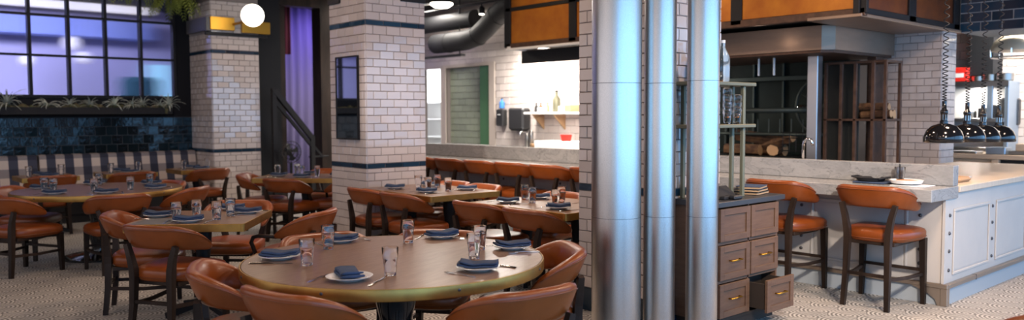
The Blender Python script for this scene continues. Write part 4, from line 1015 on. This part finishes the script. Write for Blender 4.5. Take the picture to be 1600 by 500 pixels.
def make_chair(name, zseat, zb, zt, zstr, arms=False, cat='chair'):
    t = link(name, None); t['category'] = cat; t['label'] = name
    pd = pad_mesh(zb, zt).build('backrest', 'leather', t, smooth=True)
    MB().tube(piping_path(zb, zt, .66), .0035, 6).build('piping', 'leather_piping', pd, smooth=True)
    st = seat_mesh(zseat-.105, .11).build('seat', 'leather', t, smooth=True)
    MB().tube([(x*1.003, y*1.003, zseat-.072) for x, y in [((.252*math.copysign(abs(math.cos(a))**.55, math.cos(a))*(1.0176+.15*math.copysign(abs(math.sin(a))**.55, math.sin(a)))), .030+.255*math.copysign(abs(math.sin(a))**.55, math.sin(a))) for a in [2*math.pi*j/40 for j in range(40)]]], .0035, 5, closed=True).build('piping', 'leather_piping', st)
    zs = zseat
    for sg in (-1, 1):
        MB().tube([(sg*.245, .215, 0), (sg*.235, .21, zs-.09)], [.016, .024], 4, up=(0, 1, 0), sq=True).build('leg', 'dark_wood', t)
        p = [(sg*.170, -.262, 0), (sg*.160, -.240, zs*.45), (sg*.156, -.232, zs*.85), (sg*.160, -.233, zs-.01), (sg*.178, -.238, (zs+zb)/2+.01), (sg*.206, -.238, zb+.03)]
        MB().tube(p, [.017, .020, .023, .023, .020, .017], 4, up=(0, 1, 0), sq=True).build('leg', 'dark_wood', t)
        MB().tube([(sg*.166, -.243, zstr), (sg*.205, 0, zstr-.01), (sg*.240, .21, zstr)], .0115, 4, sq=True).build('stretcher', 'dark_wood', t)
        if arms:
            MB().tube([(sg*.256, .03, zb-.012), (sg*.258, .18, zb-.008), (sg*.256, .225, zb-.02), (sg*.252, .245, zb-.06), (sg*.225, .215, zs-.05)], .016, 6).build('arm', 'dark_wood', t, smooth=True)
    MB().tube([(-.166, -.243, zstr+.02), (.166, -.243, zstr+.02)], .0115, 4, sq=True).build('stretcher', 'dark_wood', t)
    MB().tube([(-.238, .21, zstr+.03), (.238, .21, zstr+.03)], .0115, 4, sq=True).build('stretcher', 'dark_wood', t)
    MB().rbox((-.19, -.20, zs-.125), (.19, .20, zs-.095), .004).build('seat_frame', 'dark_wood', t)
    return t
CH, chu = make_chair('dining_chair', .458, .585, .755, .20), []
CA, cau = make_chair('dining_chair', .458, .585, .755, .20, True), []
ST, stu = make_chair('bar_stool', .612, .775, .945, .24, cat='stool'), []
def chair(px, py, head, lab, grp, kind=0):
    """px, py: where the back of the pad is; head: facing direction in degrees from +X"""
    d = .285; x = px+d*math.cos(R(head)); y = py+d*math.sin(R(head))
    proto, used = ((CH, chu), (CA, cau), (ST, stu))[kind]
    return put(proto, used, (x, y, 0), facing(head), lab, grp)
RT1 = (2.39, 3.65)
def around(c, ang, dist): return c[0]+dist*math.cos(R(ang)), c[1]+dist*math.sin(R(ang))
G1 = 'chairs at the large round table'
for px_, py_, head_, lab in ((1.445, 3.19, 14, 'orange leather chair seen from behind at seven o\'clock of the large round table'),
                       (2.325, 2.44, 84, 'orange leather chair seen from behind at five o\'clock of the large round table'),
                       (3.29, 3.14, 150, 'orange leather chair between the large round table and the thickest steel column'),
                       (3.11, 4.17, 215, 'orange leather chair tucked behind the far edge of the large round table, one o\'clock'),
                       (2.43, 4.60, 262, 'orange leather chair tucked behind the far edge of the large round table, eleven o\'clock'),
                       (1.425, 4.02, -25, 'orange leather chair at nine o\'clock of the large round table, showing its inside')):
    chair(px_, py_, head_, lab, G1)
B = (2.27, 6.11)
G2 = 'chairs at the square table'
chair(1.72, 5.67, 30, 'orange leather chair in front of the square table, back turned to the viewer', G2)
chair(1.72, 6.66, -25, 'orange leather chair at the bench side of the square table', G2)
chair(3.08, 5.63, 128, 'orange leather armchair with black wooden arms beside the square table', G2, 1)
chair(2.92, 6.85, 228, 'orange leather chair at the far side of the square table', G2)
C2 = (2.35, 9.24); G3 = 'chairs at the round table by the bench'
for ang, dist, lab in ((208, 1.18, 'orange leather chair at the picture edge of the round table by the bench'), (265, 1.19, 'bright orange leather chair in front of the round table by the bench'),
                       (314, 1.14, 'orange leather chair turned sideways at the round table by the bench'), (12, .90, 'orange leather chair rim behind the round table by the bench'), (140, 1.05, 'orange leather chair at the far edge of the round table by the bench')):
    x, y = around(C2, ang, dist); chair(x, y, ang+180, lab, G3)
G4 = 'chairs at the bench tables'
chair(4.32, 11.12, 95, 'brown leather chair at the bench table next to the far pillar', G4)
chair(3.30, 11.15, 90, 'brown leather chair at the middle bench table', G4)
chair(2.36, 11.25, 90, 'brown leather chair at the bench table by the bench gap', G4)
G5 = 'chairs at the table before the corridor'
chair(4.16, 9.91, -40, 'brown leather chair at the far pillar end of the violet corridor table', G5)
chair(4.14, 8.81, 26, 'brown leather chair in front of the table before the violet corridor', G5)
chair(5.12, 8.62, 128, 'leather armchair with black arms half hidden behind the mirror pillar', G5, 1)
chair(5.52, 10.0, 225, 'brown leather chair at the far side of the table before the violet corridor', G5)
G6 = 'chairs at the table beside the mirror pillar'
chair(4.20, 7.13, 0, 'orange leather chair touching the mirror pillar', G6)
chair(4.17, 6.46, 0, 'orange leather chair next to the one touching the mirror pillar', G6)
chair(5.50, 6.55, 180, 'orange leather chair on the counter side of the mirror pillar table, near its corner', G6)
chair(5.52, 7.10, 180, 'orange leather chair on the counter side of the mirror pillar table, far end', G6)
G7 = 'chairs at the table by the hidden pillar'
chair(4.21, 5.35, 0, 'orange leather chair at the far end of the table half hidden by the pillar', G7)
chair(4.18, 4.65, 0, 'orange leather chair closest to the tiled pillar edge, at the half hidden table', G7)
chair(5.50, 5.36, 180, 'orange leather chair at the counter side of the half hidden table', G7)
G8 = 'bar stools along the counter'
for x, y, h, lab in ((6.03, 2.76, 0, 'orange leather bar stool in front of the marble bar end'), (6.01, 3.56, 0, 'orange leather bar stool beside the wooden service cabinet'),
                     (6.05, 5.72, 0, 'orange leather bar stool partly hidden by the tiled pillar edge'), (6.05, 6.35, 0, 'fifth orange bar stool of the far row, counted from the mirror pillar'), (6.05, 6.95, 0, 'fourth orange bar stool of the far row, counted from the mirror pillar'),
                     (6.05, 7.53, 0, 'third orange bar stool of the far row, counted from the mirror pillar'), (6.05, 8.14, 0, 'second orange bar stool of the far row, counted from the mirror pillar'), (6.05, 8.72, 0, 'first orange bar stool of the far row, peeping past the mirror pillar')):
    chair(x, y, h, lab, G8, 2)
chair(3.36, .70, 150, 'brown leather chair back just inside the lower corner of the picture', None)

# ------------------------------------------------------------------ tables
TH = .725
def pedestal(t, r=.10):
    MB().lathe([(.30*r/.1, 0), (.30*r/.1, .02), (.22*r/.1, .045), (.06*r/.1+.02, .07), (.05*r/.1+.02, .12), (.075*r/.1+.02, .22), (.055*r/.1+.02, .40), (.105*r/.1, .56), (.112*r/.1, .57), (.105*r/.1, .585), (.095*r/.1, TH-.055)], 28).build('pedestal', 'black_gloss', t, smooth=50)
def round_table(lab, x, y, r):
    t = thing('round_table', lab, 'table', (x, y, 0), R(20))
    MB().lathe([(r-.012, TH-.05), (r-.006, TH-.05), (r-.006, TH)], 96).build('tabletop', 'table_wood', t, smooth=40)
    rg = [[(rr*math.cos(2*math.pi*i/96), rr*math.sin(2*math.pi*i/96), z) for rr, z in ((r-.004, TH-.056), (r+.004, TH-.056), (r+.006, TH-.052), (r+.006, TH-.003), (r+.004, TH+.0005), (r-.002, TH+.0005))] for i in range(96)]
    rim = MB().rings(rg, closed=True).build('brass_rim', 'brass', t, smooth=40)
    for k in range(8):
        a = k*math.pi/4+.22; o = link('screw', BOLT, rim, ((r+.005)*math.cos(a), (r+.005)*math.sin(a), TH-.024)); o.rotation_euler = (0, R(90), a); o.scale = (.55, .55, .4)
    MB().lathe([(r-.0055, TH-.002), (r-.003, TH+.0004), (r-.0025, TH+.0004), (r-.0025, TH-.002)], 96, cap=False).build('edge_line', 'table_edge_line', t)
    pedestal(t, .125)
    for k in range(3):
        a = k*2.094; MB().rbox((-.03, -.5, TH-.08), (.03, .5, TH-.056), .004).build('brace', 'black_metal', t, (0, 0, 0), a)
    return t
def square_table(lab, x, y, w, l, rz, grp=None, ped=True):
    """w along local x, l along local y"""
    t = thing('square_table', lab, 'table', (x, y, 0), rz, grp)
    MB().rbox((-w/2+.006, -l/2+.006, TH-.05), (w/2-.006, l/2-.006, TH), .002).build('tabletop', 'table_wood', t)
    c = .02
    for (a, b, p, q) in ((-w/2+c, w/2-c, -l/2, -l/2+.006), (-w/2+c, w/2-c, l/2-.006, l/2)): MB().rbox((a, p-.003, TH-.056), (b, q+.003, TH+.0005), .002).build('brass_rim', 'brass', t)
    for (p, q) in ((-w/2, -w/2+.006), (w/2-.006, w/2)): MB().rbox((p-.003, -l/2+c, TH-.056), (q+.003, l/2-c, TH+.0005), .002).build('brass_rim', 'brass', t)
    for sx in (-1, 1):
        for sy in (-1, 1): MB().prism([(sx*(w/2+.003), sy*(l/2-c)), (sx*(w/2+.003), sy*(l/2-.006)), (sx*(w/2-.006), sy*(l/2+.003)), (sx*(w/2-c), sy*(l/2+.003)), (sx*(w/2-c), sy*(l/2-.008)), (sx*(w/2-.008), sy*(l/2-c))], 'z', TH-.056, TH+.0005).build('rim_corner', 'brass', t)
    for yy in ((0,) if l < 1.1 else (-l*.27, l*.27)):
        MB().lathe([(.05, .05), (.04, .09), (.04, .35), (.06, .52), (.065, .6), (.05, TH-.056)], 16, (0, yy, 0)).build('pedestal', 'black_metal', t, smooth=50)
        for k in range(2):
            a = R(45+90*k); d = Vector((math.cos(a), math.sin(a), 0))*.30; c0 = Vector((0, yy, 0))
            MB().tube([c0-d+Vector((0, 0, .02)), c0-d*.4+Vector((0, 0, .055)), c0+Vector((0, 0, .08)), c0+d*.4+Vector((0, 0, .055)), c0+d+Vector((0, 0, .02))], .02, 4, sq=True).build('foot', 'black_metal', t)
        MB().rbox((-.18, yy-.18, TH-.062), (.18, yy+.18, TH-.056), .002).build('top_plate', 'black_metal', t)
    return t
round_table('large round wooden table with a brass rim beside the steel columns', RT1[0], RT1[1], .80)
round_table('round brass-rimmed table near the plaid bench', C2[0], C2[1], .81)
square_table('square brass-rimmed table between the two round tables', B[0], B[1], .84, .84, R(-38), 'square tables')
square_table('rectangular brass-rimmed table beside the mirror pillar', 4.83, 6.72, .85, 1.22, 0, 'square tables')
square_table('brass-rimmed table half hidden by the tiled pillar edge', 4.83, 4.93, .85, 1.18, 0, 'square tables')
square_table('brass-rimmed table in front of the violet corridor', 4.77, 9.31, 1.1, .8, R(-44), 'square tables')
for x, lab in ((2.35, 'small table at the bench gap'), (3.31, 'small table in the middle of the plaid bench'), (4.27, 'small table at the plaid bench end next to the far pillar')):
    square_table(lab, x, 11.68, .64, .64, 0, 'bench tables')

# ------------------------------------------------------------------ tableware
PL = MB().lathe([(.001, 0), (.062, 0), (.066, .004), (.095, .014), (.1085, .0185), (.110, .0205), (.1075, .0215), (.092, .0175), (.066, .009), (.001, .009)], 36, cap=False).mesh('plate', 'porcelain', 60)
def napkin_mesh(seed, L=.20, wd=.105):
    rr = random.Random(seed); mb = MB()
    ph = rr.random()*6
    for layer, (z0, h, sc, dx) in enumerate(((0, .014, 1.0, 0), (.0125, .015, .93, .006))):
        rg = []
        for i in range(13):
            x = (-.5+i/12)*L*sc+dx; e = abs(i/6-1); bend = .010*e**2.2+.0025*math.sin(i*.9+ph)
            ring = []
            for j in range(14):
                a = 2*math.pi*j/14; c, q = math.cos(a), math.sin(a)
                yy = wd/2*sc*math.copysign(abs(c)**.5, c)*(1+.06*math.sin(i*.6+ph)); zz = z0+h/2+h/2*math.copysign(abs(q)**.6, q)*(1+.25*math.sin(yy*60+ph)*(layer))
                sh = .96 if i in (0, 12) else 1
                ring.append((x, yy*sh, zz+bend))
            rg.append(ring)
        mb.rings(rg)
    return mb.mesh('napkin', 'napkin', True)
NAP = [napkin_mesh(i) for i in range(4)]
def fork_mesh():
    mb = MB(); zt = .0022
    def strip(pts):
        vs = []; n = len(pts)
        for x, w, z in pts: vs += [(x, -w, z), (x, w, z), (x, w, z+zt), (x, -w, z+zt)]
        fs = [(0, 1, 2, 3), (4*n-4, 4*n-1, 4*n-2, 4*n-3)]
        for i in range(n-1):
            b = 4*i
            for k in range(4): fs.append((b+k, b+(k+1) % 4, b+4+(k+1) % 4, b+4+k))
        mb.add(vs, fs)
    strip([(-.095, .007, .001), (-.09, .009, .001), (-.05, .006, .002), (.0, .0032, .006), (.03, .0035, .007), (.042, .011, .005), (.05, .012, .003)])
    for k in range(4):
        y = -.0095+k*.0063; vs = []
        for x, z in ((.049, .003), (.07, .0015), (.092, .004)): vs += [(x, y-.0016, z), (x, y+.0016, z), (x, y+.0016, z+zt), (x, y-.0016, z+zt)]
        fs = [(0, 1, 2, 3), (8, 11, 10, 9)]
        for i in range(2):
            for q in range(4): fs.append((4*i+q, 4*i+(q+1) % 4, 4*i+4+(q+1) % 4, 4*i+4+q))
        mb.add(vs, fs)
    return mb.mesh('fork', 'cutlery')
def knife_mesh():
    mb = MB(); rg = []
    for x, w, h in ((-.115, .006, .004), (-.11, .008, .006), (-.06, .0075, .007), (-.01, .006, .006), (.0, .005, .004), (.02, .009, .0025), (.08, .010, .002), (.11, .006, .0015), (.115, .002, .001)):
        rg.append([(x, w*math.cos(a), .0005+h/2+h/2*math.sin(a)) for a in [k*math.pi/4 for k in range(8)]])
    return mb.rings(rg).mesh('knife', 'cutlery', 50)
FORK, KNIFE = fork_mesh(), knife_mesh()
def setting(x, y, head, seat, table, glass=None, full=True, nap=None, fork=True, knife=True, z=TH):
    """head: direction the diner faces"""
    f = Vector((math.cos(R(head)), math.sin(R(head)), 0)); l = Vector((-f.y, f.x, 0)); c = Vector((x, y, z))
    w = 'at the %s of the %s' % (seat, table); g = ' on the '+table
    tag(link('dinner_plate', PL, None, c+Vector((0, 0, .0005))), 'white plate %s' % w, 'plate', 'plates'+g)
    o = link('napkin', random.choice(NAP), None, c+Vector((0, 0, .0145))); o.rotation_euler = (0, 0, R(nap if nap is not None else head+90+random.uniform(-25, 25)))
    tag(o, 'folded blue napkin %s' % w, 'napkin', 'napkins'+g)
    if fork: o = link('fork', FORK, None, c+l*.150-f*.01, R(head)+random.uniform(-.12, .12)); tag(o, 'steel fork %s' % w, 'fork', 'forks'+g)
    if knife: o = link('knife', KNIFE, None, c-l*.145-f*.01, R(head)+random.uniform(-.12, .12)); tag(o, 'steel knife %s' % w, 'knife', 'knives'+g)
    if glass: tumbler(glass[0], glass[1], z+.0005, 'clear water tumbler %s' % w, 'tumblers'+g)
T1 = 'large round table'
for p, gl, seat, nap in (((1.905, 3.301), (2.105, 3.26), 'seven o\'clock seat', 72), ((2.499, 3.075), (2.682, 3.332), 'five o\'clock seat', -45), ((3.04, 3.43), (2.886, 3.532), 'three o\'clock seat', -25),
                         ((2.99, 4.04), (2.728, 4.023), 'one o\'clock seat', -10), ((2.44, 4.33), (2.258, 4.146), 'eleven o\'clock seat', -50), ((1.912, 4.047), (1.93, 3.77), 'nine o\'clock seat', -42)):
    hd = math.degrees(math.atan2(RT1[1]-p[1], RT1[0]-p[0])); setting(p[0], p[1], hd, seat, T1, gl, nap=nap)
T2 = 'square table'
setting(2.09, 5.90, 52, 'viewer side', T2, (2.05, 6.03), nap=-30); setting(2.03, 6.36, -38, 'bench side', T2, (2.22, 6.09), nap=-40)
setting(2.62, 6.10, 142, 'armchair side', T2, (2.45, 6.02), nap=-42); setting(2.62, 6.42, 232, 'far side', T2, (2.29, 5.88), nap=-40)
T3 = 'bench round table'
for a, seat, ga, gr in ((215, 'seat at the picture edge', 190, .45), (262, 'front seat', 250, .42), (318, 'sideways chair', 300, .42), (15, 'seat by the far pillar', 352, .5), (80, 'bench side', 75, .4), (140, 'far edge', 165, .5)):
    x, y = around(C2, a, .60); gx, gy = around(C2, ga, gr); setting(x, y, a+180, seat, T3, (gx, gy), fork=a in (215, 262), knife=a in (262, 318), nap=-42)
T4 = 'mirror pillar table'
setting(4.62, 7.05, 0, 'pillar end seat', T4, (4.80, 6.88), nap=-42); setting(4.62, 6.48, 0, 'viewer-side seat', T4, (4.74, 6.62), nap=-42); setting(5.08, 6.42, 180, 'near counter-side seat', T4, (4.84, 6.42), nap=-42); setting(5.08, 7.05, 180, 'far counter-side seat', T4, (5.0, 6.82), nap=-42)
T5 = 'half hidden table'
setting(4.60, 5.24, 0, 'far viewer-side seat', T5, (4.74, 5.08), nap=-42); setting(4.60, 4.62, 0, 'near viewer-side seat', T5, (4.72, 4.77), nap=-42); setting(5.03, 5.30, 180, 'far counter-side seat', T5, (4.88, 5.33), nap=-42); setting(5.05, 4.66, 180, 'near counter-side seat', T5, (4.95, 4.93), nap=-42)
T6 = 'corridor table'
setting(4.50, 9.50, -44, 'far pillar end', T6, (4.56, 9.66), fork=False, nap=-42); setting(4.62, 9.12, 46, 'viewer side', T6, (4.68, 9.24), fork=False, nap=-42); setting(5.05, 8.98, 136, 'mirror pillar end', T6, (4.83, 9.12), fork=False, nap=-42); setting(4.92, 9.55, 226, 'corridor side', T6, (4.80, 9.6), fork=False, nap=-42)
for x, tn in ((2.35, 'gap bench table'), (3.31, 'middle bench table'), (4.27, 'far pillar bench table')):
    setting(x, 11.50, 90, 'chair side', tn, (x-.2, 11.62), fork=False, nap=-42); setting(x, 11.86, 270, 'bench side', tn, (x+.2, 11.78), fork=False, nap=-42)
# folded placemat sheet on the square table
o = MB().rbox((-.13, -.17, 0), (.13, .17, .002), .0005).build('placemat', 'grey_plastic', None, (1.93, 6.08, TH+.0005), R(-38)); tag(o, 'dark grey paper placemat on the bench side of the square table', 'placemat')
